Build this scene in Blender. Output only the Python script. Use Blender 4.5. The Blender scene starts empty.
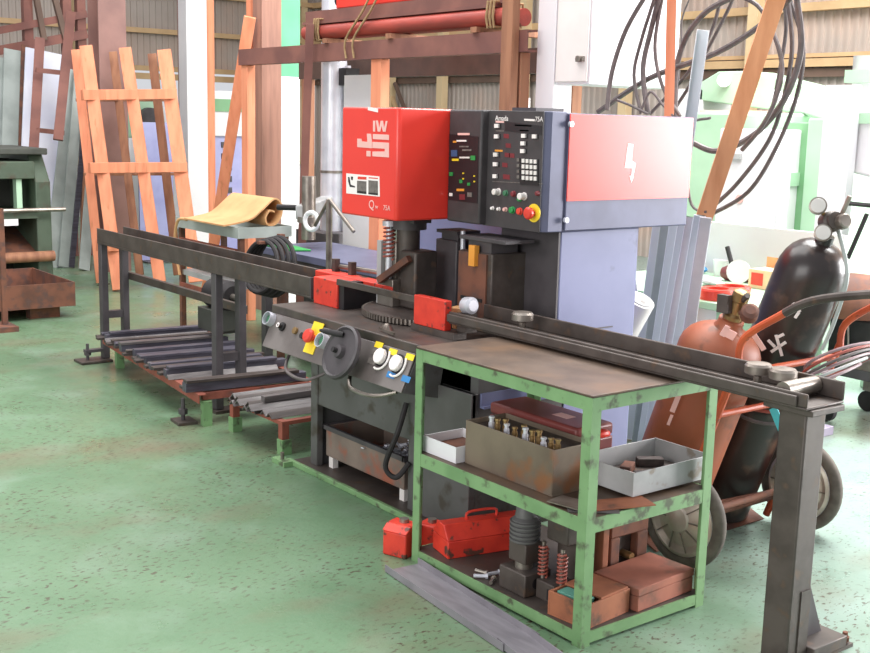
import bpy, bmesh, math, random
from mathutils import Vector, Matrix
random.seed(7)
S = bpy.context.scene
COL = S.collection

# ------------------------------------------------------------------ camera
F_PX, YAW, PITCH, ROLL = 1148.28, math.radians(52.247), math.radians(10.147), math.radians(1.4245)
CAM = Vector((3.0091, -2.9586, 1.7003))
_fw = Vector((-math.sin(YAW) * math.cos(PITCH), math.cos(YAW) * math.cos(PITCH), -math.sin(PITCH)))
_rt = Vector((math.cos(YAW), math.sin(YAW), 0)); _up = _rt.cross(_fw)
RT = math.cos(ROLL) * _rt + math.sin(ROLL) * _up
UP = -math.sin(ROLL) * _rt + math.cos(ROLL) * _up
cd = bpy.data.cameras.new('camera'); cam = bpy.data.objects.new('camera', cd); COL.objects.link(cam)
cam.matrix_world = Matrix(((RT.x, UP.x, -_fw.x, CAM.x), (RT.y, UP.y, -_fw.y, CAM.y), (RT.z, UP.z, -_fw.z, CAM.z), (0, 0, 0, 1)))
cd.sensor_width = 36; cd.lens = F_PX / 870 * 36; cd.clip_start = .05
S.camera = cam

def at(u, v, X=None, Y=None, Z=None):
    """where the survey sight line through photo point u,v meets a plane of the place"""
    d = (u - 435) / F_PX * RT - (v - 326.5) / F_PX * UP + _fw
    t = (X - CAM.x) / d.x if X is not None else (Y - CAM.y) / d.y if Y is not None else (Z - CAM.z) / d.z
    return CAM + d * t

# ------------------------------------------------------------------ light
S.view_settings.view_transform = 'Standard'; S.view_settings.look = 'None'
S.view_settings.gamma = 1; S.view_settings.use_curve_mapping = False
S.view_settings.exposure = 0.0
w = bpy.data.worlds.new('sky'); S.world = w; w.use_nodes = True
bg = w.node_tree.nodes['Background']; bg.inputs[0].default_value = (.93, .95, 1, 1); bg.inputs[1].default_value = 0.72

def area(name, loc, target, sx, sy, power, color=(1, 1, 1)):
    l = bpy.data.lights.new(name, 'AREA'); l.shape = 'RECTANGLE'; l.size = sx; l.size_y = sy; l.energy = power; l.color = color
    o = bpy.data.objects.new(name, l); COL.objects.link(o); o.location = loc
    o.rotation_euler = (Vector(target) - Vector(loc)).to_track_quat('-Z', 'Y').to_euler(); return o
area('roof_skylight', (-.6, 4.4, 6.2), (-.6, 4.0, 0), 5, 4, 1300, (1, .99, .97))
area('roof_skylight_middle', (-4.5, -.5, 6.4), (-4.5, -.5, 0), 9, 4, 620, (1, .99, .97))
area('front_fill_light', (1.0, -8.6, 2.8), (-1.2, 0, 1.0), 6, 3.6, 400, (1, .98, .96))  # added fill behind the camera, no visible source, lifts the front faces
area('doorway_daylight', (4.9, 9.7, 2.5), (-.6, 1.0, 1.1), 4.2, 4.0, 1750, (1, .98, .99))

# ------------------------------------------------------------------ materials
MATS = {}
def mat(name, c1, c2=None, rough=.6, metal=0., scale=6., lo=.4, hi=.65, bump=0., spec=None, c3=None, s3=30., t3=(.62, .68), stretch=None, emit=0):
    m = bpy.data.materials.new(name); m.use_nodes = True; nt = m.node_tree; N = nt.nodes; L = nt.links
    b = N['Principled BSDF']; b.inputs['Roughness'].default_value = rough; b.inputs['Metallic'].default_value = metal
    if spec is not None: b.inputs['Specular IOR Level'].default_value = spec
    c2 = c2 or tuple(x * .78 for x in c1)
    tc = N.new('ShaderNodeTexCoord'); vec = tc.outputs['Object']
    if stretch:
        mp = N.new('ShaderNodeMapping'); mp.inputs['Scale'].default_value = stretch; L.new(vec, mp.inputs[0]); vec = mp.outputs[0]
    n = N.new('ShaderNodeTexNoise'); n.inputs['Scale'].default_value = scale; n.inputs['Detail'].default_value = 6; L.new(vec, n.inputs['Vector'])
    r = N.new('ShaderNodeValToRGB'); r.color_ramp.elements[0].position = lo; r.color_ramp.elements[1].position = hi
    r.color_ramp.elements[0].color = (*c1, 1); r.color_ramp.elements[1].color = (*c2, 1)
    L.new(n.outputs['Fac'], r.inputs[0]); out = r.outputs[0]
    if c3:
        n3 = N.new('ShaderNodeTexNoise'); n3.inputs['Scale'].default_value = s3; n3.inputs['Detail'].default_value = 5; L.new(vec, n3.inputs['Vector'])
        r3 = N.new('ShaderNodeValToRGB'); r3.color_ramp.elements[0].position = t3[0]; r3.color_ramp.elements[1].position = t3[1]; L.new(n3.outputs['Fac'], r3.inputs[0])
        mx = N.new('ShaderNodeMix'); mx.data_type = 'RGBA'; L.new(r3.outputs[0], mx.inputs[0]); L.new(out, mx.inputs[6]); mx.inputs[7].default_value = (*c3, 1); out = mx.outputs[2]
    L.new(out, b.inputs['Base Color'])
    if bump:
        bp = N.new('ShaderNodeBump'); bp.inputs['Strength'].default_value = bump; bp.inputs['Distance'].default_value = .01; L.new(n.outputs['Fac'], bp.inputs['Height']); L.new(bp.outputs[0], b.inputs['Normal'])
    MATS[name] = m; return m

def sr(r, g, b):
    f = lambda c: ((c / 255 + .055) / 1.055) ** 2.4 if c > 10 else c / 3295
    return (f(r), f(g), f(b))
red = mat('red_paint', sr(236, 62, 50), sr(226, 56, 46), rough=.3, scale=2.5)
redw = mat('worn_red_paint', sr(224, 64, 46), sr(204, 52, 40), rough=.5, scale=12, c3=sr(90, 55, 45), s3=22, t3=(.6, .66))
dark = mat('dark_grey_paint', sr(78, 73, 76), sr(66, 61, 64), rough=.5, scale=8)
darkst = mat('oily_dark_steel', sr(88, 79, 74), sr(68, 60, 56), rough=.5, metal=.25, scale=9, c3=sr(98, 78, 64), s3=18, t3=(.58, .72))
body = mat('machine_grey', sr(92, 90, 90), sr(80, 78, 77), rough=.5, scale=5, c3=sr(66, 58, 52), s3=9, t3=(.6, .7))
conso = mat('console_charcoal', sr(68, 63, 65), sr(60, 56, 58), rough=.55, scale=14)
consd = mat('console_black', sr(38, 35, 38), sr(32, 30, 33), rough=.4, scale=14)
bluedk = mat('slate_blue_paint', sr(100, 102, 128), sr(90, 92, 116), rough=.5, scale=5)
blue = mat('blue_grey_enamel', sr(124, 128, 164), sr(112, 116, 152), rough=.45, scale=3, c3=sr(96, 96, 122), s3=7, t3=(.64, .74))
steel = mat('bare_steel', sr(150, 142, 134), sr(120, 110, 102), rough=.38, metal=.7, scale=10)
bright = mat('bright_steel', sr(220, 220, 228), sr(196, 196, 206), rough=.3, metal=.35, scale=5)
galv = mat('galvanised_steel', sr(216, 220, 224), sr(196, 202, 208), rough=.45, metal=0., scale=4, stretch=(1, 1, .2))
rust = mat('rust', sr(122, 78, 60), sr(94, 62, 50), rough=.8, scale=7, c3=sr(90, 66, 60), s3=14, t3=(.5, .66), bump=.2)
rustbeam = mat('rust_primer_beam', sr(132, 86, 76), sr(112, 72, 66), rough=.7, scale=4)
rackred = mat('rack_red_oxide', sr(146, 80, 64), sr(124, 68, 56), rough=.7, scale=8, c3=sr(100, 70, 64), s3=16)
greenp = mat('worn_green_paint', sr(122, 158, 110), sr(106, 142, 96), rough=.55, scale=6, c3=sr(84, 92, 70), s3=16, t3=(.56, .66))
toppl = mat('oily_brown_top', sr(92, 76, 64), sr(74, 60, 50), rough=.5, metal=.1, scale=7, c3=sr(106, 82, 62), s3=5, t3=(.5, .7))
wood = mat('orange_timber', sr(226, 146, 110), sr(212, 128, 94), rough=.7, scale=5, stretch=(3, 3, .3), c3=sr(200, 128, 92), s3=10)
wooddk = mat('dark_timber', sr(160, 112, 84), sr(134, 90, 68), rough=.75, scale=6, stretch=(3, 3, .3))
wooddull = mat('boxwood', sr(160, 98, 68), sr(136, 82, 58), rough=.75, scale=8, c3=sr(90, 66, 52), s3=12, t3=(.58, .7))
yellowt = mat('pale_yellow_timber', sr(218, 192, 152), sr(204, 176, 136), rough=.7, scale=3)
white = mat('white_enamel', sr(232, 230, 232), sr(224, 222, 226), rough=.5, scale=2)
offwh = mat('offwhite_enamel', sr(232, 226, 222), sr(222, 216, 212), rough=.5, scale=3)
greyw = mat('grey_sheet', sr(176, 176, 176), sr(156, 156, 156), rough=.5, scale=6, c3=sr(136, 126, 116), s3=10)
mint = mat('mint_enamel', sr(176, 210, 180), sr(166, 200, 170), rough=.45, scale=3)
mintdk = mat('mint_green_enamel', sr(120, 170, 124), sr(112, 160, 116), rough=.45, scale=3)
brown = mat('acetylene_brown', sr(152, 84, 56), sr(136, 74, 50), rough=.5, scale=5, c3=sr(112, 66, 46), s3=12, t3=(.58, .7))
cylbk = mat('cylinder_black', sr(52, 42, 40), sr(38, 32, 32), rough=.28, scale=6, c3=sr(96, 76, 64), s3=8, t3=(.56, .72))
oranp = mat('orange_paint', sr(196, 88, 48), sr(176, 74, 44), rough=.5, scale=9, c3=sr(110, 66, 50), s3=20)
rubber = mat('rubber', sr(44, 40, 42), sr(36, 33, 34), rough=.7, scale=20)
tyre = mat('tyre_rubber', sr(104, 96, 88), sr(84, 76, 70), rough=.8, scale=20)
cable = mat('cable_sheath', sr(100, 90, 90), sr(84, 76, 76), rough=.55, scale=20)
hub = mat('wheel_steel', sr(206, 194, 182), sr(176, 162, 150), rough=.3, metal=.35, scale=9)
leather = mat('tan_leather', sr(216, 168, 118), sr(200, 150, 102), rough=.7, scale=5)
yel = mat('yellow_plastic', sr(244, 214, 52), sr(236, 204, 44), rough=.45)
grn = mat('green_lamp', sr(46, 150, 78), sr(40, 136, 70), rough=.35)
grnd = mat('green_button', sr(66, 120, 88), sr(58, 108, 78), rough=.35)
rbtn = mat('red_button', sr(226, 70, 54), sr(214, 60, 48), rough=.4)
amber = mat('amber_lamp', sr(236, 160, 64), sr(226, 150, 56), rough=.4)
bluel = mat('blue_label', sr(58, 130, 190), sr(50, 118, 180), rough=.5)
wht = mat('white_print', sr(246, 238, 236), sr(240, 230, 228), rough=.6)
pink = mat('pink_print', sr(240, 190, 184), sr(232, 180, 172), rough=.6)
redpr = mat('dim_red_print', sr(124, 44, 50), sr(110, 40, 46), rough=.5)
greypr = mat('grey_print', sr(120, 112, 108), sr(96, 90, 86), rough=.6, scale=60)
blk = mat('black_print', sr(30, 26, 28), sr(34, 30, 32), rough=.5)
spring = mat('spring_red', sr(160, 84, 70), sr(140, 70, 60), rough=.5)
bars_b = mat('bluish_bar_steel', sr(84, 82, 94), sr(66, 62, 72), rough=.45, metal=.08, scale=12, stretch=(4, .4, 4))
bars_d = mat('mill_scale_bar', sr(80, 70, 66), sr(60, 52, 50), rough=.55, metal=.08, scale=12, stretch=(4, .4, 4))
bars_l = mat('grey_bar_steel', sr(104, 98, 98), sr(84, 78, 78), rough=.45, metal=.08, scale=12, stretch=(4, .4, 4))
rope = mat('tan_rope', sr(170, 142, 104), sr(148, 120, 86), rough=.9, scale=30)
gcloth = mat('green_cloth', sr(70, 170, 90), sr(60, 150, 80), rough=.9)
tealc = mat('teal_tag', sr(84, 196, 206), sr(72, 182, 194), rough=.6)
hosered = mat('red_hose', sr(160, 74, 62), sr(140, 64, 54), rough=.5)
hosepnk = mat('mauve_hose', sr(146, 122, 126), sr(122, 98, 104), rough=.5)
oldgreen = mat('old_machine_green', sr(78, 92, 76), sr(64, 78, 62), rough=.55, scale=5, c3=sr(70, 66, 52), s3=8, t3=(.56, .68))
olddark = mat('old_machine_dark', sr(70, 72, 66), sr(56, 58, 52), rough=.6, scale=5)
bluesheet = mat('blue_film_sheet', sr(168, 170, 214), sr(150, 152, 200), rough=.35, scale=3)
whsheet = mat('white_film_sheet', sr(226, 228, 242), sr(212, 214, 234), rough=.4, scale=2)
palesteel = mat('pale_flat_bar', sr(170, 178, 174), sr(150, 158, 154), rough=.5, scale=4)
colmat = mat('brown_column_paint', sr(150, 112, 104), sr(132, 98, 92), rough=.6, scale=3)
greenpost = mat('green_post_paint', sr(86, 166, 124), sr(76, 152, 112), rough=.5, scale=3)
girtm = mat('girt_timber', sr(208, 174, 132), sr(192, 158, 118), rough=.7, scale=3)
girtd = mat('girt_steel', sr(110, 88, 76), sr(96, 76, 66), rough=.7, scale=3)
wallm = mat('corrugated_sheet', sr(182, 170, 162), sr(170, 158, 150), rough=.6, scale=1.2, c3=sr(188, 164, 150), s3=.8, t3=(.5, .7))
brass = mat('brass', sr(170, 140, 96), sr(140, 112, 76), rough=.35, metal=.7)
glassd = mat('gauge_face', sr(214, 210, 206), sr(200, 196, 192), rough=.15)

def floor_material():
    m = bpy.data.materials.new('painted_floor'); m.use_nodes = True; nt = m.node_tree; N = nt.nodes; L = nt.links
    b = N['Principled BSDF']; tc = N.new('ShaderNodeTexCoord')
    def noise(s, d=6, st=None, rough=.55):
        n = N.new('ShaderNodeTexNoise'); n.inputs['Scale'].default_value = s; n.inputs['Detail'].default_value = d; n.inputs['Roughness'].default_value = rough
        if st:
            mp = N.new('ShaderNodeMapping'); mp.inputs['Scale'].default_value = st; mp.inputs['Rotation'].default_value = (0, 0, .6); L.new(tc.outputs['Object'], mp.inputs[0]); L.new(mp.outputs[0], n.inputs[0])
        else: L.new(tc.outputs['Object'], n.inputs[0])
        return n.outputs['Fac']
    def ramp(src, a, c, ca=(0, 0, 0), cb=(1, 1, 1)):
        r = N.new('ShaderNodeValToRGB'); r.color_ramp.elements[0].position = a; r.color_ramp.elements[1].position = c
        r.color_ramp.elements[0].color = (*ca, 1); r.color_ramp.elements[1].color = (*cb, 1); L.new(src, r.inputs[0]); return r.outputs[0]
    def mix(f, a, c):
        x = N.new('ShaderNodeMix'); x.data_type = 'RGBA'; L.new(f, x.inputs[0]); L.new(a, x.inputs[6])
        if isinstance(c, tuple): x.inputs[7].default_value = (*c, 1)
        else: L.new(c, x.inputs[7])
        return x.outputs[2]
    base = ramp(noise(1.1), .35, .7, sr(96, 126, 96), sr(110, 138, 108))
    pale = ramp(noise(2.3, 8), .52, .74); base = mix(pale, base, sr(120, 144, 122))
    sx = N.new('ShaderNodeSeparateXYZ'); L.new(tc.outputs['Object'], sx.inputs[0])
    def mth(op, a, c):
        m_ = N.new('ShaderNodeMath'); m_.operation = op
        for i_, q in enumerate((a, c)):
            if isinstance(q, (int, float)): m_.inputs[i_].default_value = q
            else: L.new(q, m_.inputs[i_])
        return m_.outputs[0]
    glare_wear = mth('ADD', mth('ADD', sx.outputs['Y'], mth('MULTIPLY', sx.outputs['X'], .55)), mth('MULTIPLY', noise(1.4, 8), 2.2))
    glare_wear = ramp(mth('MULTIPLY', glare_wear, .25), .28, .66); base = mix(glare_wear, base, sr(142, 162, 154))  # paler to the right: mostly floor glare put into the colour, with some wear
    dirt = ramp(noise(1.5, 8, (1, .6, 1)), .52, .72); base = mix(dirt, base, sr(116, 110, 88))
    sp = ramp(noise(62, 3, (1, .5, 1)), .585, .63); spm = ramp(noise(1.3, 3), .34, .58)
    mm = N.new('ShaderNodeMath'); mm.operation = 'MULTIPLY'; L.new(sp, mm.inputs[0]); L.new(spm, mm.inputs[1])
    base = mix(mm.outputs[0], base, sr(78, 66, 54))
    L.new(base, b.inputs['Base Color']); b.inputs['Roughness'].default_value = .42
    rr = ramp(noise(4, 6), .3, .7, (.24, .24, .24), (.46, .46, .46)); L.new(rr, b.inputs['Roughness'])
    bp = N.new('ShaderNodeBump'); bp.inputs['Strength'].default_value = .12; bp.inputs['Distance'].default_value = .01; L.new(noise(30, 4), bp.inputs['Height']); L.new(bp.outputs[0], b.inputs['Normal'])
    return m
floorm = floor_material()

# ------------------------------------------------------------------ mesh helpers
V = Vector
class MB:
    def __init__(s): s.v = []; s.f = []
    def add(s, vs, fs):
        o = len(s.v); s.v += [V(p) for p in vs]; s.f += [tuple(i + o for i in f) for f in fs]; return s
    def box(s, x0, x1, y0, y1, z0, z1):
        return s.add([(x0, y0, z0), (x1, y0, z0), (x1, y1, z0), (x0, y1, z0), (x0, y0, z1), (x1, y0, z1), (x1, y1, z1), (x0, y1, z1)],
                     [(3, 2, 1, 0), (4, 5, 6, 7), (0, 1, 5, 4), (1, 2, 6, 5), (2, 3, 7, 6), (3, 0, 4, 7)])
    def frame(s, p0, p1, up=(0, 0, 1)):
        d = (V(p1) - V(p0)).normalized(); u = V(up)
        if abs(d.dot(u)) > .98: u = V((0, 1, 0))
        a = d.cross(u).normalized(); b = a.cross(d).normalized(); return a, b
    def bar(s, p0, p1, wd, h, up=(0, 0, 1)):
        p0, p1 = V(p0), V(p1); a, b = s.frame(p0, p1, up); a = a * wd / 2; b = b * h / 2
        q = [p + x for p in (p0, p1) for x in (-a - b, a - b, a + b, -a + b)]
        return s.add(q, [(3, 2, 1, 0), (4, 5, 6, 7), (0, 1, 5, 4), (1, 2, 6, 5), (2, 3, 7, 6), (3, 0, 4, 7)])
    def profile(s, p0, p1, pts, up=(0, 0, 1)):
        """closed 2D outline swept from p0 to p1"""
        p0, p1 = V(p0), V(p1); a, b = s.frame(p0, p1, up); n = len(pts)
        q = [p + a * x + b * y for p in (p0, p1) for x, y in pts]
        return s.add(q, [tuple(range(n))[::-1], tuple(range(n, 2 * n))] + [(i, (i + 1) % n, n + (i + 1) % n, n + i) for i in range(n)])
    def angle(s, p0, p1, a, t, up=(0, 0, 1)):
        return s.profile(p0, p1, [(0, 0), (a, 0), (a, t), (t, t), (t, a), (0, a)], up)
    def prism(s, poly, vec):
        n = len(poly); q = [V(p) for p in poly] + [V(p) + V(vec) for p in poly]
        return s.add(q, [tuple(range(n))[::-1], tuple(range(n, 2 * n))] + [(i, (i + 1) % n, n + (i + 1) % n, n + i) for i in range(n)])
    def lathe(s, prof, p0, d, n=20, up=(0, 0, 1)):
        """prof: (radius, distance along d)"""
        p0, d = V(p0), V(d).normalized(); a, b = s.frame(p0, p0 + d, up); q = []
        for r, t in prof:
            for i in range(n):
                an = 2 * math.pi * i / n; q.append(p0 + d * t + (a * math.cos(an) + b * math.sin(an)) * r)
        fs = [tuple(range(n))[::-1], tuple(range((len(prof) - 1) * n, len(prof) * n))]
        for k in range(len(prof) - 1):
            for i in range(n): j = (i + 1) % n; fs.append((k * n + i, k * n + j, k * n + n + j, k * n + n + i))
        return s.add(q, fs)
    def cyl(s, p0, p1, r, r1=None, n=16):
        return s.lathe([(r, 0), (r if r1 is None else r1, (V(p1) - V(p0)).length)], p0, V(p1) - V(p0), n)
    def tube(s, pts, r, n=8, closed=False):
        pts = [V(p) for p in pts]; m = len(pts); q = []; a = None
        for i, p in enumerate(pts):
            d = (pts[(i + 1) % m] if closed or i < m - 1 else p) - (pts[i - 1] if closed or i > 0 else p)
            d = d.normalized() if d.length > 1e-9 else V((0, 0, 1))
            if a is None: a = d.cross(V((0, 0, 1)) if abs(d.z) < .9 else V((1, 0, 0))).normalized()
            a = (a - d * a.dot(d)).normalized(); b = d.cross(a)
            for k in range(n): an = 2 * math.pi * k / n; q.append(p + (a * math.cos(an) + b * math.sin(an)) * r)
        fs = []
        for i in range(m if closed else m - 1):
            j = (i + 1) % m
            for k in range(n): l = (k + 1) % n; fs.append((i * n + k, i * n + l, j * n + l, j * n + k))
        if not closed: fs += [tuple(range(n))[::-1], tuple(range((m - 1) * n, m * n))]
        return s.add(q, fs)
    def torus(s, c, ax, R, r, n=28, m=8):
        c = V(c); a, b = s.frame(c, c + V(ax)); return s.tube([c + (a * math.cos(2 * math.pi * i / n) + b * math.sin(2 * math.pi * i / n)) * R for i in range(n)], r, m, True)
    def tray(s, x0, x1, y0, y1, z0, z1, t=.004, lean=0):
        s.box(x0, x1, y0, y1, z0, z0 + t); s.box(x0, x0 + t, y0, y1, z0 + t, z1); s.box(x1 - t, x1, y0, y1, z0 + t, z1)
        s.box(x0 + t, x1 - t, y0, y0 + t, z0 + t, z1); return s.box(x0 + t, x1 - t, y1 - t, y1, z0 + t, z1)
    def sph(s, c, r, n=12, m=8, sc=(1, 1, 1)):
        c = V(c); q = []; fs = []
        for i in range(m + 1):
            th = math.pi * i / m; rr = max(math.sin(th), .001)
            for k in range(n): an = 2 * math.pi * k / n; q.append(c + V((rr * math.cos(an) * r * sc[0], rr * math.sin(an) * r * sc[1], math.cos(th) * r * sc[2])))
        for i in range(m):
            for k in range(n): l = (k + 1) % n; fs.append((i * n + k, i * n + n + k, i * n + n + l, i * n + l))
        return s.add(q, fs)
    def xf(s, M): s.v = [M @ p for p in s.v]; return s

def smooth_path(pts, k=6):
    pts = [V(p) for p in pts]; out = []
    for i in range(len(pts) - 1):
        p0, p1, p2, p3 = pts[max(i - 1, 0)], pts[i], pts[i + 1], pts[min(i + 2, len(pts) - 1)]
        for j in range(k):
            t = j / k; out.append(.5 * ((2 * p1) + (p2 - p0) * t + (2 * p0 - 5 * p1 + 4 * p2 - p3) * t * t + (3 * p1 - p0 - 3 * p2 + p3) * t ** 3))
    return out + [pts[-1]]

def root_loc(o):
    l = V((0, 0, 0))
    while o: l += V(o.location); o = o.parent
    return l
def obj(name, mb, m, parent=None, smooth=True, bevel=0, loc=None):
    """one mesh object; mb is in place coordinates"""
    me = bpy.data.meshes.new(name); off = root_loc(parent)
    if loc is not None: off = off + (V(loc) - root_loc(parent))
    me.from_pydata([tuple(p - off) for p in mb.v], [], mb.f); me.update()
    bm = bmesh.new(); bm.from_mesh(me); bmesh.ops.recalc_face_normals(bm, faces=bm.faces); bm.to_mesh(me); bm.free()
    if smooth:
        me.polygons.foreach_set('use_smooth', [True] * len(me.polygons)); me.set_sharp_from_angle(angle=math.radians(32))
    me.materials.append(m)
    o = bpy.data.objects.new(name, me); COL.objects.link(o)
    if parent: o.parent = parent
    if loc is not None: o.location = V(loc) - root_loc(parent)
    if bevel:
        b = o.modifiers.new('bevel', 'BEVEL'); b.width = bevel; b.segments = 2; b.limit_method = 'ANGLE'; b.angle_limit = math.radians(40)
    return o
def tag(o, label, cat, group=None, kind=None):
    o['label'] = label; o['category'] = cat
    if group: o['group'] = group
    if kind: o['kind'] = kind
    return o
def thing(name, label, cat, loc=(0, 0, 0), group=None):
    o = bpy.data.objects.new(name, None); COL.objects.link(o); o.location = loc; o.empty_display_size = .05
    return tag(o, label, cat, group)
def one(name, label, cat, mb, m, loc, group=None, bevel=0, smooth=True):
    return tag(obj(name, mb, m, None, smooth, bevel, loc), label, cat, group)
def struct(name, mb, m, bevel=0, smooth=False, label=None):
    o = obj(name, mb, m, None, smooth, bevel); o['kind'] = 'structure'
    if label: o['label'] = label
    return o
def text(name, body_, loc, size, ax, up, m, parent, ext=.0006, stretch=1.):
    c = bpy.data.curves.new(name, 'FONT'); c.body = body_; c.size = size; c.extrude = ext; c.align_x = 'CENTER'; c.align_y = 'CENTER'
    c.materials.append(m); o = bpy.data.objects.new(name, c); COL.objects.link(o)
    ax, up = V(ax).normalized(), V(up).normalized(); n = ax.cross(up)
    M = Matrix(((ax.x, up.x, n.x, 0), (ax.y, up.y, n.y, 0), (ax.z, up.z, n.z, 0), (0, 0, 0, 1)))
    bpy.context.view_layer.update(); me = bpy.data.meshes.new_from_object(o); bpy.data.objects.remove(o)
    me.transform(Matrix.Translation(V(loc) - root_loc(parent)) @ M); o = bpy.data.objects.new(name, me); COL.objects.link(o); o.parent = parent; return o

def at_plane(u, v, p, n):
    d = (u - 435) / F_PX * RT - (v - 326.5) / F_PX * UP + _fw; p, n = V(p), V(n)
    return CAM + d * ((p - CAM).dot(n) / d.dot(n))

# ================================================================== the setting
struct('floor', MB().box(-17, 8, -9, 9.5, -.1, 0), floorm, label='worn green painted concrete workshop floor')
def corrugated(mb, a, b, z0, z1, pitch, depth, nrm):
    a, b, nrm = V(a), V(b), V(nrm); L = (b - a).length; d = (b - a) / L; n = int(L / pitch); pts = []
    for i in range(n):
        for t, h in ((0, 0), (.5, 0), (.6, 1), (.9, 1)): pts.append(a + d * (i + t) * pitch + nrm * depth * h)
    k = len(pts)
    mb.add([p + V((0, 0, z0)) for p in pts] + [p + V((0, 0, z1)) for p in pts], [(i, i + 1, k + i + 1, k + i) for i in range(k - 1)])
    return mb
wb = struct('wall_back', corrugated(MB(), (-15.6, 8.5, 0), (1.2, 8.5, 0), 0, 5.5, .11, .025, (0, -1, 0)), wallm, label='grey corrugated sheet wall with timber girts')
wl = struct('wall_left', corrugated(MB(), (-15.6, -8, 0), (-15.6, 8.5, 0), 2.42, 5.5, .11, .025, (1, 0, 0)), wallm, label='corrugated sheet wall above an open window band')
obj('sill_wall', MB().box(-15.75, -15.6, -8, 8.5, 0, .85), offwh, wl)
for z in (2.44, 3.05, 3.7, 4.4):
    obj('girt', MB().box(-15.6, 1.2, 8.36, 8.465, z - .04, z + .05), girtm, wb)
    obj('girt', MB().box(-15.57, -15.47, -8, 8.4, z - .03, z + .05), girtm, wl)
obj('girt', MB().box(-15.6, 1.2, 8.4, 8.47, 2.505, 2.55), girtm, wb)
obj('girt', MB().box(-15.6, 1.2, 8.41, 8.47, 2.29, 2.385), girtd, wb)
obj('girt', MB().box(-15.57, -15.49, -8, 8.4, 2.27, 2.37), girtm, wl)
for x in (-14.6, -12.9, -11.5, -9.6, -7.6, -5.62, -3.6, -1.6, .4):
    obj('stud', MB().box(x - .07, x + .07, 8.24, 8.36, 0, 5.5), yellowt, wb)
for y in (-6, -4, -2, 0, 2, 4, 4.65, 6.3, 8.2):
    obj('mullion', MB().box(-15.6, -15.48, y - .06, y + .06, .85, 5.5), yellowt, wl)
obj('brace', MB().bar((-13.0, 8.3, 2.3), (-12.4, 8.3, 1.4), .06, .05), girtm, wb)
obj('brace', MB().bar((-12.75, 8.28, 2.3), (-12.2, 8.28, 1.5), .05, .05), girtd, wb)

# ================================================================== left feed beam on stands
t = thing('feed_beam_stand', 'dark steel channel feed beam on two-legged stands left of the red machine', 'feed beam', (-3.2, .1, 0))
chan = lambda x0, x1, y0, y1, z0, zf, zr, th: MB().box(x0, x1, y0, y1, z0, z0 + th).box(x0, x1, y0, y0 + th, z0 + th, zf).box(x0, x1, y1 - th, y1, z0 + th, zr)
obj('channel_beam', chan(-4.62, -1.835, 0, .2, .816, .922, .926, .012), darkst, t, bevel=.003)
obj('end_plate', MB().box(-1.835, -1.823, 0, .2, .816, .922), dark, t)
for x in (-4.62, -2.92):
    for y in (.0, .15):
        obj('leg', MB().box(x, x + .06, y + .004, y + .05, .02, .815), dark, t, bevel=.004)
    obj('cross_rail', MB().box(x + .005, x + .055, .05, .15, .3, .35), dark, t)
    if x > -3:
        obj('foot_plate', MB().box(x - .02, x + .08, -.01, .21, 0, .018), darkst, t); continue
    f = obj('foot_plate', MB().box(x - .05, x + .11, -.17, .05, 0, .018), darkst, t, bevel=.003)
    obj('levelling_bolt', MB().cyl((x + .03, -.1, .018), (x + .03, -.1, .13), .011, n=8).cyl((x + .03, -.1, .05), (x + .03, -.1, .075), .024, n=6), dark, f)
    obj('foot_bracket', MB().bar((x + .03, .02, .08), (x + .03, -.12, .08), .05, .02), dark, t)
obj('gusset_foot', MB().prism([(-4.56, .2, 0), (-4.56, .62, 0), (-4.56, .62, .03), (-4.56, .2, .16)], (.012, 0, 0)), dark, t)
a, b = at(148, 284, Y=.21), at(240, 321, Y=.21)
obj('tie_rail', MB().bar((-4.6, .215, a.z + .02), (-2.9, .215, a.z + .02), .03, .05), darkst, t, bevel=.003)

# right feed beam and its post
t = thing('feed_beam_stand', 'rusty steel channel feed beam with roller knobs on a square post with a gusset', 'feed beam', (.95, .1, 0))
obj('channel_beam', chan(-.72, 1.03, 0, .2, .862, .915, .932, .01), darkst, t, bevel=.004)
obj('side_flange', MB().box(-.72, 1.0, -.012, 0, .872, .906), darkst, t, bevel=.004)
obj('post', MB().box(.9, 1.0, .05, .155, .012, .842), darkst, t, bevel=.006)
obj('post_cap', MB().box(.86, 1.04, .02, .19, .842, .862), darkst, t, bevel=.003)
obj('gusset', MB().prism([(.945, .155, .05), (.945, .3, .05), (.945, .17, .33)], (.012, 0, 0)), dark, t)
obj('weld_plate', MB().box(1.0, 1.004, .1, .15, .02, .25), darkst, t)
obj('base_angle', MB().box(.87, 1.03, .155, .34, .012, .05), darkst, t, bevel=.003)
f = obj('base_plate', MB().box(.9, 1.03, .05, .38, 0, .012), darkst, t)
for x, y in ((.9, .36), (1.01, .36)):
    obj('bolt', MB().cyl((x, y, .012), (x, y, .05), .009, n=8).cyl((x, y, .02), (x, y, .034), .016, n=6), rust, f)
for u, v in ((513, 318), (748, 371), (776, 376)):
    p = at(u, v, Z=.935)
    obj('roller_knob', MB().lathe([(.03, 0), (.044, .006), (.044, .03), (.038, .038), (.012, .04)], (p.x, .1, .872 + .045), (0, 0, 1), 18).cyl((p.x, .1, .872), (p.x, .1, .917), .014, n=8), steel, t)
obj('end_roller', MB().cyl((.93, .02, .905), (.93, .185, .905), .028, n=16), steel, t)

# ================================================================== the ironworker machine
M = thing('ironworker_machine', 'large red and charcoal steel ironworker punching machine with control console', 'machine', (-1.1, .4, 0))
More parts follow.
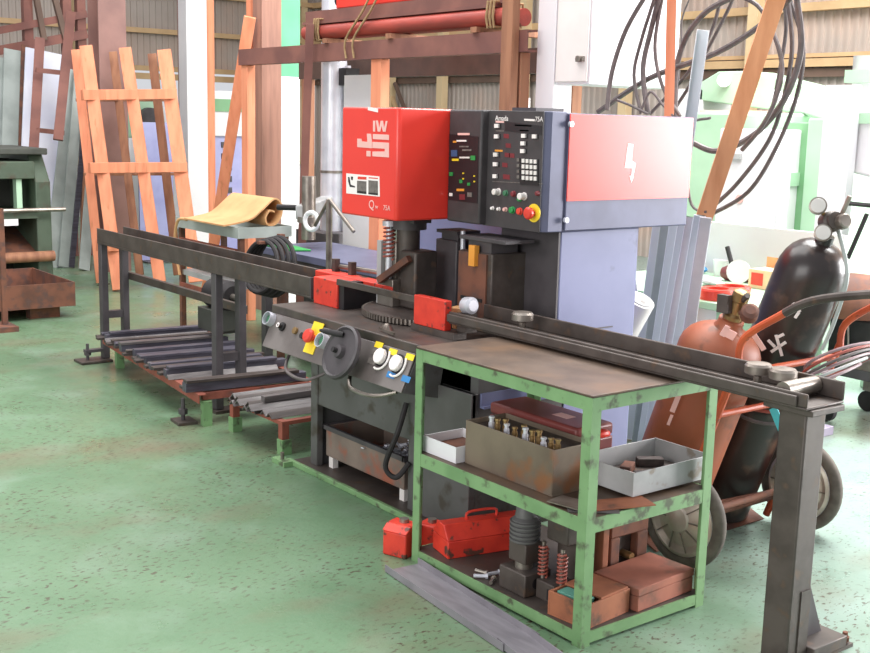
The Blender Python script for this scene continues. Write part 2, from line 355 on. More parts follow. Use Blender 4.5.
# body
obj('front_plate', MB().box(-1.62, -.45, -.08, -.06, .33, .62), body, M, bevel=.003)
for x0, x1 in ((-1.68, -1.62), (-.87, -.45)):
    obj('front_jamb', MB().box(x0, x1, -.085, -.05, .02, .62), body, M, bevel=.003)
obj('side_plate', MB().box(-1.68, -1.64, -.05, 1.2, .02, .74), body, M)
obj('side_plate', MB().box(-.5, -.45, -.05, .42, .02, .74), body, M)
obj('inner_bulkhead', MB().box(-1.64, -.5, .45, .48, .02, .74), dark, M)
obj('inner_shelf', MB().box(-1.64, -.5, -.05, .45, .36, .37), dark, M)
obj('base_plate', MB().box(-1.78, -.45, -.13, .92, 0, .02), darkst, M)
obj('base_edge', MB().box(-1.8, -.45, -.15, -.13, 0, .026), greenp, M, bevel=.003)
fb = obj('floor_bracket', MB().box(-1.86, -1.74, -.2, -.151, 0, .025), greenp, M)
obj('bolt', MB().cyl((-1.8, -.175, .025), (-1.8, -.175, .06), .01, n=8), steel, fb)
obj('bed_plate', MB().box(-1.86, -.52, -.2, .75, .745, .8), darkst, M, bevel=.005)
obj('control_box', MB().prism([(-1.82, -.2, .745), (-1.82, -.267, .605), (-1.82, -.08, .56), (-1.82, -.05, .745)], (1.15, 0, 0)), body, M, bevel=.003)
PN = V((0, -.155, .07)).normalized(); PT = V((0, -.07, -.155)).normalized()
P0 = V((-1.2, -.2, .76))
obj('panel_plate', MB().bar(V((-1.82, -.235, .682)) + PN * .004, V((-.67, -.235, .682)) + PN * .004, .17, .008, up=PN), mat('panel_grey', sr(132, 124, 122), sr(104, 96, 94), rough=.4, metal=.2, scale=5), M, bevel=.002)
def onp(u, v, h=.009): return at_plane(u, v, V((-1, -.235, .682)) + PN * .009, PN) + PN * (h - .009)
for u, v in ((272, 320), (325, 342)):
    p = onp(u, v)
    o = obj('guard_ring', MB().lathe([(.03, 0), (.034, 0), (.034, .035), (.03, .035), (.03, .004)], p, PN, 20), bright, M)
    obj('push_button', MB().lathe([(.026, 0), (.026, .014), (.022, .018)], p, PN, 18), grnd, o)
p = onp(283, 327); obj('selector_switch', MB().lathe([(.022, 0), (.022, .01), (.014, .012), (.012, .03)], p, PN, 14), blk, M)
obj('switch_mark', MB().torus(p + PN * .031, PN, .009, .003, 14, 6), wht, M)
p = onp(296, 331); obj('key_switch', MB().lathe([(.017, 0), (.017, .012), (.008, .014)], p, PN, 14), brass, M)
p = onp(303, 336); obj('small_lamp', MB().lathe([(.015, 0), (.015, .012)], p, PN, 14), blk, M)
p = onp(314, 338); a = V((1, 0, 0))
o = obj('stop_plate', MB().bar(p + PN * .002 - PT * .075, p + PN * .002 + PT * .075, .085, .004, up=PN), yel, M)
obj('emergency_stop', MB().lathe([(.016, .004), (.016, .02), (.032, .024), (.034, .036), (.028, .046), (.01, .05)], p, PN, 20), rbtn, o)
hc = at_plane(345, 354, V((-1, -.235, .682)) + PN * .07, PN); hx = V((1, 0, 0))
hw = obj('hand_wheel', MB().lathe([(.02, 0), (.104, .012), (.11, .004), (.12, .012), (.12, .03), (.11, .036), (.102, .026), (.03, .022), (.028, .045), (.012, .05)], hc, PN, 36), dark, M)
obj('wheel_shaft', MB().cyl(hc - PN * .068, hc, .018, n=12), darkst, hw)
cp = hc + (-PT) * .075 - hx * .02 + PN * .03
obj('crank_handle', MB().lathe([(.012, 0), (.015, .03), (.011, .09), (.006, .11)], cp, (-.75, -.55, .1), 12), rubber, hw)
obj('hub_cap', MB().cyl(hc + PN * .045, hc + PN * .07, .012, n=10), rubber, hw)
for u, v in ((382, 357), (398, 364)):
    p = onp(u, v); o = obj('dial', MB().lathe([(.042, 0), (.042, .004)], p, PN, 24), consd, M)
    obj('dial_knob', MB().lathe([(.034, .004), (.034, .02), (.03, .024), (.008, .025)], p, PN, 22), wht, o)
    a1, b1 = MB().frame(p, p + PN); q = []
    arc = [p + PN * .006 + (hx * math.cos(an) - PT * math.sin(an)) * .055 for an in [math.radians(x) for x in range(-110, 45, 12)]]
    obj('dial_scale', MB().tube(arc, .005, 6), wht, o)
for i, (u, v, m_) in enumerate(((379, 345, yel), (393, 352, yel), (410, 357, yel), (391, 375, bluel), (406, 379, bluel), (376, 352, greypr), (372, 361, greypr))):
    p = onp(u, v, .0095); obj('label_plate', MB().bar(p - hx * .028, p + hx * .028, .026, .0015, up=PN), m_, M)
obj('panel_cable', MB().tube(smooth_path([(-1.64, -.22, .61), (-1.55, -.3, .54), (-1.4, -.28, .52), (-1.3, -.2, .58)]), .008), cable, M)
obj('panel_conduit', MB().tube(smooth_path([(-1.1, -.24, .6), (-1.0, -.3, .565), (-.85, -.29, .56), (-.75, -.24, .59)]), .009), steel, M)
# rear frame and column
obj('rear_frame', MB().box(at(410, 250, Y=.78).x, -.872, .78, 1.2, .02, 1.25), blue, M, bevel=.006)
obj('column', MB().box(-.87, -.5, .42, .9, .02, 1.255), blue, M, bevel=.006)
obj('column_cover', MB().box(-.872, -.503, .41, .42, .8, 1.25), dark, M)
obj('hatch_line', MB().box(-.5, -.497, .62, .626, .72, .82).box(-.5, -.497, .626, .76, .814, .82), dark, M)
obj('chip_chute', MB().box(-.45, -.44, -.04, .4, .56, .62).box(-.44, -.422, -.04, .4, .56, .57), blue, M)
# head
HX0, HX1, HY, HZ0, HZ1 = -1.478, -1.04, -.05, 1.268, 1.752
obj('head_cover', MB().prism([(HX0, HY, HZ0), (HX1 - .012, HY, HZ0), (HX1, HY + .012, HZ0), (HX1, .228, HZ0), (HX1, .6, HZ0), (HX0, .6, HZ0)], (0, 0, HZ1 - HZ0)), red, M, bevel=.008)
def hd(u, v, h=0): return at(u, v, Y=HY - h)
def decal(mb, pts, th=.0015):
    q = [hd(u, v) for u, v in pts]; return mb.prism([V((p.x, HY - th, p.z)) for p in q], (0, th, 0))
z1 = lambda x, y: (340 + x / 10.88, 100 + y / 10.88)      # close-up to frame
LG = MB()
for poly in ([(360, 370), (535, 378), (535, 435), (360, 425)], [(355, 455), (535, 465), (535, 625), (355, 612), (355, 560), (490, 560), (490, 530), (355, 522)],
             [(295, 365), (340, 368), (350, 455), (350, 525), (190, 512), (190, 420), (235, 422), (240, 450), (300, 455)], [(290, 552), (335, 555), (335, 615), (290, 612)]):
    decal(LG, [z1(*p) for p in poly])
obj('logo_blocks', LG, pink, M, smooth=False)
LW = MB()
for poly in ([(362, 225), (385, 225), (385, 345), (362, 343)], [(392, 222), (415, 224), (430, 305), (445, 225), (470, 225), (482, 305), (500, 228), (520, 228), (498, 345), (470, 345), (455, 280), (440, 345), (412, 343)]):
    decal(LW, [z1(*p) for p in poly])
obj('logo_letters', LW, pink, M, smooth=False)
obj('paper_tag', decal(MB(), [z1(*p) for p in [(305, 75), (415, 95), (415, 135), (305, 110)]]), wht, M, smooth=False)
z2 = lambda x, y: (340 + x / 10.88, 165 + y / 10.88)
st = obj('warning_sticker', decal(MB(), [z2(*p) for p in [(70, 90), (430, 125), (435, 345), (70, 308)]], .001), wht, M, smooth=False)
obj('sticker_print', decal(decal(MB(), [z2(*p) for p in [(188, 170), (290, 178), (290, 315), (188, 302)]], .0016), [z2(*p) for p in [(312, 165), (415, 175), (415, 328), (312, 316)]], .0016), greypr, st, smooth=False)
obj('sticker_bars', decal(decal(MB(), [z2(*p) for p in [(188, 280), (290, 290), (290, 316), (188, 304)]], .002), [z2(*p) for p in [(312, 300), (415, 308), (415, 330), (312, 318)]], .002), blk, st, smooth=False)
obj('sticker_heading', decal(decal(MB(), [z2(*p) for p in [(195, 125), (290, 130), (290, 160), (195, 155)]], .0016), [z2(*p) for p in [(315, 133), (415, 140), (415, 152), (315, 145)]], .0016), rbtn, st, smooth=False)
obj('sticker_pictogram', decal(decal(MB(), [z2(*p) for p in [(90, 130), (105, 130), (120, 215), (165, 230), (165, 245), (110, 238), (92, 180)]], .0016), [z2(*p) for p in [(120, 125), (145, 128), (140, 165), (125, 162)]], .0016), blk, st, smooth=False)
p = hd(*z2(345, 435)); text('lettering', 'Q', (p.x, HY - .001, p.z), .055, (1, 0, 0), (0, 0, 1), pink, M)
p = hd(*z2(400, 455)); text('lettering', 'w', (p.x, HY - .001, p.z), .03, (1, 0, 0), (0, 0, 1), pink, M)
p = hd(*z2(510, 470)); text('lettering', '75A', (p.x, HY - .001, p.z), .032, (1, 0, 0), (0, 0, 1), pink, M)
# display housing, console and electrical cabinet
obj('display_housing', MB().box(-1.038, -.812, .226, .8, 1.262, 1.752), conso, M, bevel=.008)
DS = .223
def dp(u, v): return at(446 + u / 5.435, 105 + v / 5.435, Y=.224)
def flat(name, pts, m_, par, y, th=.0015, smooth=False):
    return obj(name, MB().prism([V((p.x, y - th, p.z)) for p in pts], (0, th, 0)), m_, par, smooth)
dimblue = mat('dim_blue_print', sr(62, 92, 136), sr(54, 82, 124), rough=.5)
dsp = flat('display_plate', [dp(18, 158), dp(176, 172), dp(170, 535), dp(12, 515)], consd, M, .226, .002)
for (x0, y0, x1, y1, m_) in ((30, 245, 62, 280, dimblue), (136, 275, 160, 300, grn), (60, 190, 112, 199, wht), (75, 281, 130, 290, offwh), (90, 240, 140, 250, greypr), (66, 152, 130, 164, pink),
                             (60, 455, 100, 468, amber), (75, 485, 105, 515, redpr), (20, 365, 38, 385, grn), (75, 405, 90, 425, grn), (118, 475, 142, 500, greypr), (118, 422, 132, 438, grn),
                             (92, 367, 99, 375, yel), (92, 397, 99, 405, yel), (152, 382, 159, 390, yel), (152, 412, 159, 420, yel), (20, 478, 36, 495, wht), (40, 195, 58, 205, amber), (35, 292, 70, 304, yel), (75, 222, 125, 230, greypr)):
    flat('indicator', [dp(x0, y0), dp(x1, y0), dp(x1, y1), dp(x0, y1)], m_, dsp, .224, .003)
con = obj('console_housing', MB().prism([(-.832, .27, 1.258), (-.478, .27, 1.258), (-.455, .30, 1.258), (-.455, .382, 1.258), (-.832, .382, 1.258)], (0, 0, .492)), bluedk, M, bevel=.004)
CF = .264
obj('console_face', MB().box(-.834, -.47, CF, .27, 1.258, 1.75), conso, M, bevel=.002)
def cp1(u, v): return at(486 + u / 10.05, 105 + v / 10.05, Y=CF)
def cp2(u, v): return at(486 + u / 9.325, 165 + v / 9.325, Y=CF)
def cq(name, fn, x0, y0, x1, y1, m_, th=.002, sk=.12, par=con):
    d = (x1 - x0) * sk
    return flat(name, [fn(x0, y0), fn(x1, y0 + d), fn(x1, y1 + d), fn(x0, y1)], m_, par, CF, th)
cq('screen_area', cp1, 190, 165, 560, 260, consd, .001)
text('lettering', 'Amada', cp1(160, 135) + V((0, -.001, 0)), .03, (1, 0, 0), (0, 0, 1), wht, con)
text('lettering', '75A', cp1(535, 145) + V((0, -.001, 0)), .028, (1, 0, 0), (0, 0, 1), wht, con)
cq('header_stripe', cp1, 385, 138, 490, 158, wht, .001, .05); cq('caption', cp1, 98, 158, 182, 176, pink, .001, .05)
cq('caption', cp1, 90, 448, 168, 466, amber, .001, .05); cq('caption', cp1, 340, 248, 430, 262, greypr, .001, .05); cq('caption', cp1, 100, 252, 180, 264, greypr, .001, .05)
cq('caption', cp1, 290, 195, 460, 210, greypr, .001, .05)
for (x, y, m_) in ((120, 212, wht), (117, 318, wht), (108, 500, offwh), (105, 597, wht), (390, 312, wht), (498, 318, wht), (383, 388, wht), (380, 465, wht)):
    k = cq('key_socket', cp1, x - 24, y - 26, x + 32, y + 26, blk, .002, 0); cq('key', cp1, x - 20, y - 22, x + 18, y + 18, m_, .010, 0, k)
for (x, y) in ((205, 310), (225, 405), (215, 500), (260, 505), (190, 600)): cq('red_digit', cp1, x - 26, y - 22, x + 26, y + 22, redpr, .001, .1)
k = cq('key_socket', cp2, 72, 82, 118, 126, blk, .002, 0); cq('key', cp2, 76, 86, 110, 122, wht, .010, 0, k)
cq('red_digit', cp2, 160, 85, 222, 130, redpr, .001, .1)
pad = cq('keypad', cp1, 345, 535, 530, 800, blk, .003, .06)
for r in range(4):
    for c in range(4): x, y = 385 + c * 40, 560 + r * 57 + c * 3; cq('key', cp1, x - 13, y - 20, x + 13, y + 20, offwh, .008, 0, pad)
    cq('key', cp1, 318, 535 + r * 57, 342, 568 + r * 57, greypr, .006, 0, pad)
cq('print_line', cp2, 60, 150, 530, 156, greypr, .001, .05)
def knob(u, v, r, h, m_, nm='button'):
    p = cp2(u, v); return obj(nm, MB().lathe([(r * 1.2, 0), (r * 1.2, .004), (r, .005), (r, h), (r * .8, h + .002)], p, (0, -1, 0), 16), m_, con)
for (u, v, r, h, m_) in ((120, 250, .013, .03, offwh), (190, 262, .011, .012, grnd), (262, 270, .011, .012, redpr), (360, 292, .014, .03, offwh), (318, 318, .009, .01, grn), (488, 265, .009, .012, redpr),
                          (68, 403, .007, .012, wht), (126, 410, .007, .012, wht), (188, 415, .008, .014, pink), (252, 420, .013, .014, grn), (322, 432, .013, .014, rbtn)): knob(u, v, r, h, m_)
p = cp2(450, 448); ring = obj('stop_ring', MB().lathe([(.038, 0), (.038, .004), (.02, .005)], p, (0, -1, 0), 28), yel, con)
obj('emergency_stop', MB().lathe([(.012, .004), (.012, .02), (.024, .023), (.026, .036), (.02, .043), (.006, .045)], p, (0, -1, 0), 22), rbtn, ring)
# electrical cabinet
cab = obj('cabinet_body', MB().box(-.83, -.457, .382, 1.165, 1.258, 1.745), bluedk, M, bevel=.004)
dr = obj('cabinet_door', MB().box(-.457, -.448, .39, 1.155, 1.262, 1.742), bluedk, M, bevel=.003)
obj('red_door_panel', MB().box(-.448, -.443, .39, 1.155, 1.386, 1.742), red, dr)
bz = at(634, 178, X=-.443)
def bolt(pts): return MB().prism([V((-.4415, at(u, v, X=-.443).y, at(u, v, X=-.443).z)) for u, v in pts], (-.0015, 0, 0))
z4 = lambda x, y: (480 + x / 3.955, 100 + y / 3.955)
obj('lightning_mark', bolt([z4(*q) for q in ((585, 172), (606, 175), (600, 240), (616, 250), (606, 300), (608, 302), (598, 328), (590, 298), (598, 300), (600, 270), (572, 268))]), wht, dr, smooth=False)
for u, v in ((570, 124), (565, 220)):
    q = at(u, v, X=-.443); obj('door_latch', MB().cyl((-.443, q.y, q.z), (-.43, q.y, q.z), .012, n=14), bright, dr)
obj('cable_gland', MB().box(-.75, -.6, .34, .5, 1.745, 1.765), dark, M)
# turret and tooling
TC = V((-1.21, .335, .8))
tr = obj('turret_disc', MB().lathe([(.34, 0), (.36, .005), (.36, .03), (.33, .038), (.1, .038)], TC, (0, 0, 1), 64), darkst, M)
gt = MB()
for i in range(110):
    an = 2 * math.pi * i / 110; d = V((math.cos(an), math.sin(an), 0)); gt.bar(TC + d * .355 + V((0, 0, .018)), TC + d * .369 + V((0, 0, .018)), .009, .024)
obj('gear_teeth', gt, steel, tr)['kind'] = 'stuff'
ZT = .838
p = at(386, 306, Z=ZT)
ta = obj('punch_holder', MB().box(p.x - .075, p.x + .05, p.y, p.y + .14, ZT, ZT + .13).box(p.x - .06, p.x + .03, p.y + .03, p.y + .12, ZT + .13, ZT + .3), steel, M, bevel=.004)
obj('ram', MB().cyl((p.x + .03, p.y + .1, ZT + .1), (p.x + .03, p.y + .1, 1.27), .055, n=20), darkst, ta)
obj('ram_collar', MB().cyl((p.x + .03, p.y + .1, 1.2), (p.x + .03, p.y + .1, 1.27), .085, n=20).box(p.x - .1, p.x + .14, p.y + .05, p.y + .15, 1.235, 1.268), dark, ta)
sp = [V((p.x - .01 + .026 * math.cos(i * .7), p.y + .02 + .026 * math.sin(i * .7), ZT + .22 + .0021 * i)) for i in range(72)]
obj('coil_spring', MB().tube(sp, .005, 6), spring, ta)
obj('spring_guide', MB().cyl((p.x - .01, p.y + .02, ZT + .12), (p.x - .01, p.y + .02, ZT + .4), .016, n=12).cyl((p.x - .01, p.y + .02, ZT + .375), (p.x - .01, p.y + .02, ZT + .4), .034, n=14), bright, ta)
obj('clamp_block', MB().box(p.x + .05, p.x + .17, p.y + .04, p.y + .17, ZT, ZT + .27), darkst, ta, bevel=.01)
obj('stripper_arm', MB().bar((p.x - .03, p.y - .02, ZT + .12), (p.x + .15, p.y + .02, ZT + .24), .03, .03), rust, ta)
obj('sight_plate', MB().box(p.x - .11, p.x - .075, p.y + .02, p.y + .05, ZT, ZT + .3), greyw, ta)
def toolbox_at(u0, u1, v0, y, dep, m_, nm):
    a_, b_ = at(u0, 270, Y=y), at(u1, 270, Y=y); return a_.x, b_.x, y, y + dep, ZT, at(u0, v0, Y=y).z
x0, x1, y0, y1, z0, zt = toolbox_at(435, 456, 238, .36, .14, dark, '')
tb = obj('shear_station', MB().box(x0, x1, y0, y1, z0, zt), dark, M, bevel=.006)
obj('station_cap', MB().box(x0 + .02, x1 - .015, y0 + .02, y1 - .02, zt, zt + .03).box(x0 + .005, x1, y0, y1, zt + .03, zt + .045), dark, tb)
obj('guide_rod', MB().cyl((x1 + .02, y0 + .02, z0), (x1 + .02, y0 + .02, zt + .05), .012, n=10), bright, tb)
obj('guide_rod', MB().cyl((x1 + .045, y0 - .01, z0), (x1 + .045, y0 - .01, zt - .05), .01, n=10), bright, tb)
x0, x1, y0, y1, z0, zt = toolbox_at(459, 492, 249, .22, .2, rust, '')
tc_ = obj('notching_station', MB().box(x0, x1, y0, y1, .8, zt), darkst, M, bevel=.006)
obj('station_face', MB().box(x0 + .005, x1 - .03, y0 - .008, y0, .82, zt - .005), rust, tc_)
obj('slot', MB().box(x0 + .03, x1 - .05, y0 - .012, y0 - .007, .93, .945), blk, tc_)
obj('orange_block', MB().box(x0 + .1, x0 + .14, y0 - .03, y0 - .004, zt - .06, zt + .03), amber, tc_)
obj('punch_head', MB().box(x0 + .05, x1 - .02, y0 + .01, y1 - .04, zt, zt + .05), dark, tc_)
obj('top_plate', MB().box(x0 + .02, x1 + .1, y0 - .02, y1 - .05, zt + .05, zt + .068), dark, tc_, bevel=.003)
obj('die_post', MB().lathe([(.028, 0), (.028, .05), (.034, .055), (.034, .09), (.02, .095)], at(459, 312, Y=.1) * 1.0 + V((0, 0, -.07)), (0, 0, 1), 16), leather, M)
# fences
fl = obj('fence_block', MB().box(-1.8, -1.585, .0, .12, .8, .932), redw, M, bevel=.004)
obj('fence_top_bar', MB().box(-1.98, -1.3, .12, .21, .895, .935), redw, fl, bevel=.004)
obj('fence_foot', MB().box(-1.585, -1.54, .01, .2, .8, .93), consd, fl)
obj('guide_strip', MB().box(-1.58, -.95, -.008, .006, .918, .948), darkst, fl, bevel=.002)
obj('adjust_screw', MB().tube([(-1.9, .2, .96), (-1.45, .22, .97)], .012), steel, fl)
for xx in (-1.9, -1.75): obj('screw_stand', MB().box(xx, xx + .03, .17, .2, .8, 1.0), darkst, fl)
fr = obj('fence_block', MB().box(-.945, -.725, -.016, .02, .83, .957), redw, M, bevel=.003)
obj('fence_bracket', MB().box(-.96, -.66, -.02, .05, .801, .829), darkst, fr)
obj('clamp_collar', MB().lathe([(.03, 0), (.036, .01), (.036, .05), (.024, .06)], (-.69, .06, .94), (1, 0, .1), 18), bright, fr)
obj('clamp_stay', MB().box(-.7, -.64, .03, .09, .83, .91), darkst, fr)
obj('wing_nut', MB().lathe([(.03, 0), (.02, .02), (.008, .03)], at(387, 330, Z=.8), (0, 0, 1), 12).bar(at(380, 328, Z=.812), at(394, 334, Z=.812), .01, .012), steel, M)
# hanging hoses of the machine
for k, (x, y, z, x2, y2) in enumerate(((-.44, .3, .5, -.3, .3), (-.44, .33, .48, -.2, .33), (-.44, .37, .5, -.05, .37))):
    obj('hose', MB().tube(smooth_path([(x, y, z), (x + .04, y - .03, z - .18), (x2 - .03, y2, .12), (x2, y2 + .03, .012)]), .008), cable if k != 1 else rope, M)
obj('power_cable', MB().tube(smooth_path([(-.87, -.1, .5), (-.86, -.15, .38), (-.92, -.17, .22), (-.88, -.14, .17), (-.84, -.1, .24)]), .012), rubber, M)

# scrap bin in the machine
b_ = thing('scrap_bin', 'rusty grey steel scrap bin on legs inside the machine base', 'bin', (-1.3, .12, .02))
obj('trough', MB().tray(-1.6, -.95, -.045, .3, .075, .225, .006), mat('bin_steel', sr(134, 118, 108), sr(112, 98, 90), rough=.6, scale=5, c3=sr(150, 88, 68), s3=6, t3=(.55, .66)), b_, bevel=.002)
obj('rim', MB().tray(-1.612, -.938, -.057, .312, .2, .235, .008).box(-1.6, -1.598, 0, .001, .2, .201), dark, b_) if False else obj('rim', MB().box(-1.612, -.938, -.06, -.045, .21, .232).box(-1.612, -.938, .3, .315, .21, .232).box(-1.615, -1.6, -.06, .315, .21, .232).box(-.95, -.935, -.06, .315, .21, .232), dark, b_)
for x in (-1.58, -.99):
    for y in (-.04, .26): obj('leg', MB().box(x, x + .035, y, y + .03, .02, .076), offwh, b_)
sm = MB()
for i in range(130):
    c = V((random.uniform(-1.35, -.97), random.uniform(-.03, .27), random.uniform(.1, .2))); d = V((random.uniform(-1, 1), random.uniform(-1, 1), random.uniform(-.6, .6))).normalized() * random.uniform(.012, .035)
    sm.bar(c - d, c + d, random.uniform(.01, .025), random.uniform(.004, .012))
o = one('metal_scrap', 'heap of punched metal scrap pieces in the rusty scrap bin', 'scrap', sm, bright, (-1.15, .1, .09)); o['kind'] = 'stuff'

# ================================================================== bar racks
RM = Matrix.Translation((-4.5, -.02, 0)) @ Matrix.Rotation(-.106, 4, 'Z')
r1 = thing('bar_rack', 'low red oxide steel rack loaded with flat steel bars under the left feed beam', 'rack', (-3.5, .2, 0), 'low bar racks')
RZ = .19; RL = 1.89; RD = .72
obj('front_rail', MB().box(0, RL, -.006, 0, RZ - .05, RZ).box(0, RL, 0, .04, RZ - .006, RZ).xf(RM), rackred, r1)
obj('rear_rail', MB().box(0, RL, RD - .04, RD, RZ - .05, RZ).xf(RM), rackred, r1)
for x in (.1, 1.0, 1.8): obj('cross_bar', MB().box(x, x + .04, .04, RD - .04, RZ - .045, RZ - .005).xf(RM), rackred, r1)
for x in (.16, 1.82):
    for y in (.03, RD - .09): obj('leg', MB().box(x, x + .05, y, y + .05, 0, RZ - .05).xf(RM), greenp, r1)
f = obj('foot_plate', MB().box(1.66, 1.8, -.09, .02, 0, .016).xf(RM), darkst, r1)
obj('levelling_bolt', MB().cyl((1.73, -.04, .016), (1.73, -.04, .14), .012, n=8).cyl((1.73, -.04, .05), (1.73, -.04, .08), .026, n=6).xf(RM), dark, f)
random.seed(11)
BL = ['dark flat steel bar lying on the low red rack', 'bluish square steel bar lying on the low red rack', 'grey angle steel bar lying on the low red rack']
def steel_bar(x, y0, L, z, kind, wd, m_, lab, grp, Mx=None):
    mb = MB()
    if kind == 0: mb.box(x, x + wd, y0, y0 + L, z, z + .016)
    elif kind == 1: mb.box(x, x + wd * .75, y0, y0 + L, z, z + wd * .62)
    else: mb.profile((x + wd * .5, y0, z + .002), (x + wd * .5, y0 + L, z + .002), [(-wd * .5, 0), (0, wd * .46), (wd * .5, 0), (wd * .5 - .008, -.001), (0, wd * .46 - .01), (-wd * .5 + .008, -.001)])
    p = V((x, y0, z))
    if Mx: mb.xf(Mx); p = Mx @ p
    one('steel_bar', lab, 'steel bar', mb, m_, p, grp, .0015)
x = .02; i = 0
while x < RL - .1:
    k = (0, 0, 1, 2, 0, 1)[i % 6]; wd = random.uniform(.045, .085)
    if not (x < 1.68 and x + wd > 1.5):
        steel_bar(x, -.02 - random.uniform(0, .07), random.uniform(.68, .76), RZ + .002, k, wd, (bars_d, bars_b, bars_l)[k], BL[k], 'bars on the low red rack', RM)
        if i % 2 == 0 and k != 2: steel_bar(x + .008, .0 - random.uniform(0, .06), random.uniform(.66, .74), RZ + .004 + (.016 if k == 0 else wd * .62), 0, wd * .8, random.choice([bars_d, bars_l, bars_b]), 'dark flat steel bar on top of another bar on the red rack', 'bars on the low red rack', RM)
    x += wd + .006; i += 1
r2 = thing('bar_rack', 'small low rack with green feet holding angle bars beside the machine base', 'rack', (-2.2, .2, 0), 'low bar racks')
obj('front_rail', MB().box(-2.5, -1.93, -.1, -.06, .155, .175), rackred, r2)
obj('rear_rail', MB().box(-2.5, -1.93, .6, .64, .155, .175), rackred, r2)
for xx in (-2.5, -1.97):
    obj('side_rail', MB().box(xx, xx + .04, -.06, .6, .155, .175), rackred, r2)
    for y in (-.1, .6):
        g = obj('leg', MB().box(xx, xx + .04, y, y + .04, .012, .155), rackred, r2); obj('green_foot', MB().box(xx - .004, xx + .05, y - .006, y + .05, 0, .08), greenp, g)
n = 0
for row, zz in ((0, .177), (1, .205)):
    for xx in [-2.46 + .068 * q + .034 * row for q in range(7 - row * 2)]:
        steel_bar(xx, -.12 - random.uniform(0, .07), random.uniform(.75, .95), zz, 2, .064, (bars_d, bars_l)[n % 2], ('bottom row', 'upper row')[row] + ' steel angle bar on the small rack with green feet', 'angle bars on the small rack'); n += 1
steel_bar(-2.15, -.1, .8, .238, 1, .05, bars_l, 'loose square bar lying atop the angle bars on the small rack', None)

# ================================================================== green table and its load
T = thing('work_table', 'worn green steel shelf table with oily brown top beside the machine', 'table', (.05, -.08, 0))
X0, X1, Y0, Y1 = -.417, .521, -.393, .226
LW_ = .042
for x in (X0, X1 - LW_):
    for y in (Y0, Y1 - LW_):
        sx = 1 if x == X0 else -1; sy = 1 if y == Y0 else -1
        cx = x if sx > 0 else X1; cy = y if sy > 0 else Y1
        obj('leg', MB().prism([(cx, cy, 0), (cx + sx * LW_, cy, 0), (cx + sx * LW_, cy + sy * .006, 0), (cx + sx * .006, cy + sy * .006, 0), (cx + sx * .006, cy + sy * LW_, 0), (cx, cy + sy * LW_, 0)], (0, 0, .8475)), greenp, T)
obj('table_top', MB().box(X0, X1, Y0, Y1, .848, .856), toppl, T, bevel=.002)
for nm, z1_, hh in (('top_rail', .848, .045), ('shelf_rail', .443, .05), ('base_rail', .05, .04)):
    ins = .001
    obj(nm, MB().box(X0 + LW_, X1 - LW_, Y0 + ins, Y0 + .007, z1_ - hh, z1_ - .0005), greenp, T); obj(nm, MB().box(X0 + LW_, X1 - LW_, Y1 - .007, Y1 - ins, z1_ - hh, z1_ - .0005), greenp, T)
    obj(nm, MB().box(X0 + ins, X0 + .007, Y0 + LW_, Y1 - LW_, z1_ - hh, z1_ - .0005), greenp, T); obj(nm, MB().box(X1 - .007, X1 - ins, Y0 + LW_, Y1 - LW_, z1_ - hh, z1_ - .0005), greenp, T)
obj('shelf', MB().box(X0 + .007, X1 - .007, Y0 + .007, Y1 - .007, .437, .443), toppl, T)
obj('bottom_shelf', MB().box(X0 + .007, X1 - .007, Y0 + .007, Y1 - .007, .043, .05), darkst, T)
SZ, BZ = .4435, .0505
# steel punch case on the shelf
c = thing('punch_case', 'open steel case holding a row of punches on the green table shelf', 'case', (.04, -.23, SZ))
obj('case_wall', MB().tray(-.19, .285, -.325, -.13, SZ, .61, .004), mat('case_steel', sr(132, 118, 102), sr(108, 94, 82), rough=.5, metal=.3, scale=4, c3=sr(136, 92, 62), s3=7, t3=(.56, .68)), c, bevel=.002)
obj('punch_rack', MB().box(-.185, .28, -.32, -.135, .585, .592), darkst, c)
for i, x in enumerate([-.085, -.06, -.025, .0, .035, .075, .1, .128, .155, .195, .225, .25]):
    h = (.05, .045, .05, .04, .035, .05, .048, .045, .05, .035, .04, .04)[i]
    pu = MB().lathe([(.011, 0), (.011, h * .5), (.008, h * .55), (.008, h * .8), (.011, h * .85), (.011, h)], (x, -.29 + .008 * (i % 3), .593), (0, 0, 1), 10)
    one('punch', 'short brass coloured punch standing in the steel case', 'punch', pu, brass if i % 3 else bright, (x, -.29 + .008 * (i % 3), .593), 'punches in the steel case')
k = thing('tool_case', 'flat maroon metal tool case lying behind the punch case', 'tool case', (.1, -.02, SZ))
obj('lower_shell', MB().box(-.3, .185, -.118, .07, SZ, .58), mat('maroon_paint', sr(128, 62, 58), sr(110, 52, 50), rough=.45, scale=6), k, bevel=.008)
obj('lid', MB().box(-.3, .185, -.118, .07, .583, .63), MATS['maroon_paint'], k, bevel=.012)
obj('latch', MB().box(.0, .06, -.122, -.118, .57, .6), steel, k); obj('paper_label', MB().box(-.02, .06, -.05, .0, .63, .6305), pink, k)
obj('handle', MB().tube(smooth_path([(.185, -.06, .6), (.22, -.05, .605), (.22, 0, .605), (.185, .01, .6)], 4), .012), rbtn, k)
k = thing('parts_tray', 'small white metal tray beside the punch case', 'tray', (-.3, -.27, SZ))
obj('tray_wall', MB().tray(-.405, -.2, -.36, -.16, SZ, .505, .004), white, k); obj('rust_residue', MB().box(-.4, -.205, -.355, -.165, SZ + .004, .47), rust, k)
k = thing('parts_tray', 'large grey sheet metal tray of steel pieces jutting over the shelf end', 'tray', (.42, .1, SZ))
gx0, gx1, gy0, gy1 = .302, .535, -.19, .335
obj('tray_wall', MB().tray(.195, .465, -.12, .29, SZ + .012, .54, .004), greyw, k, bevel=.001)
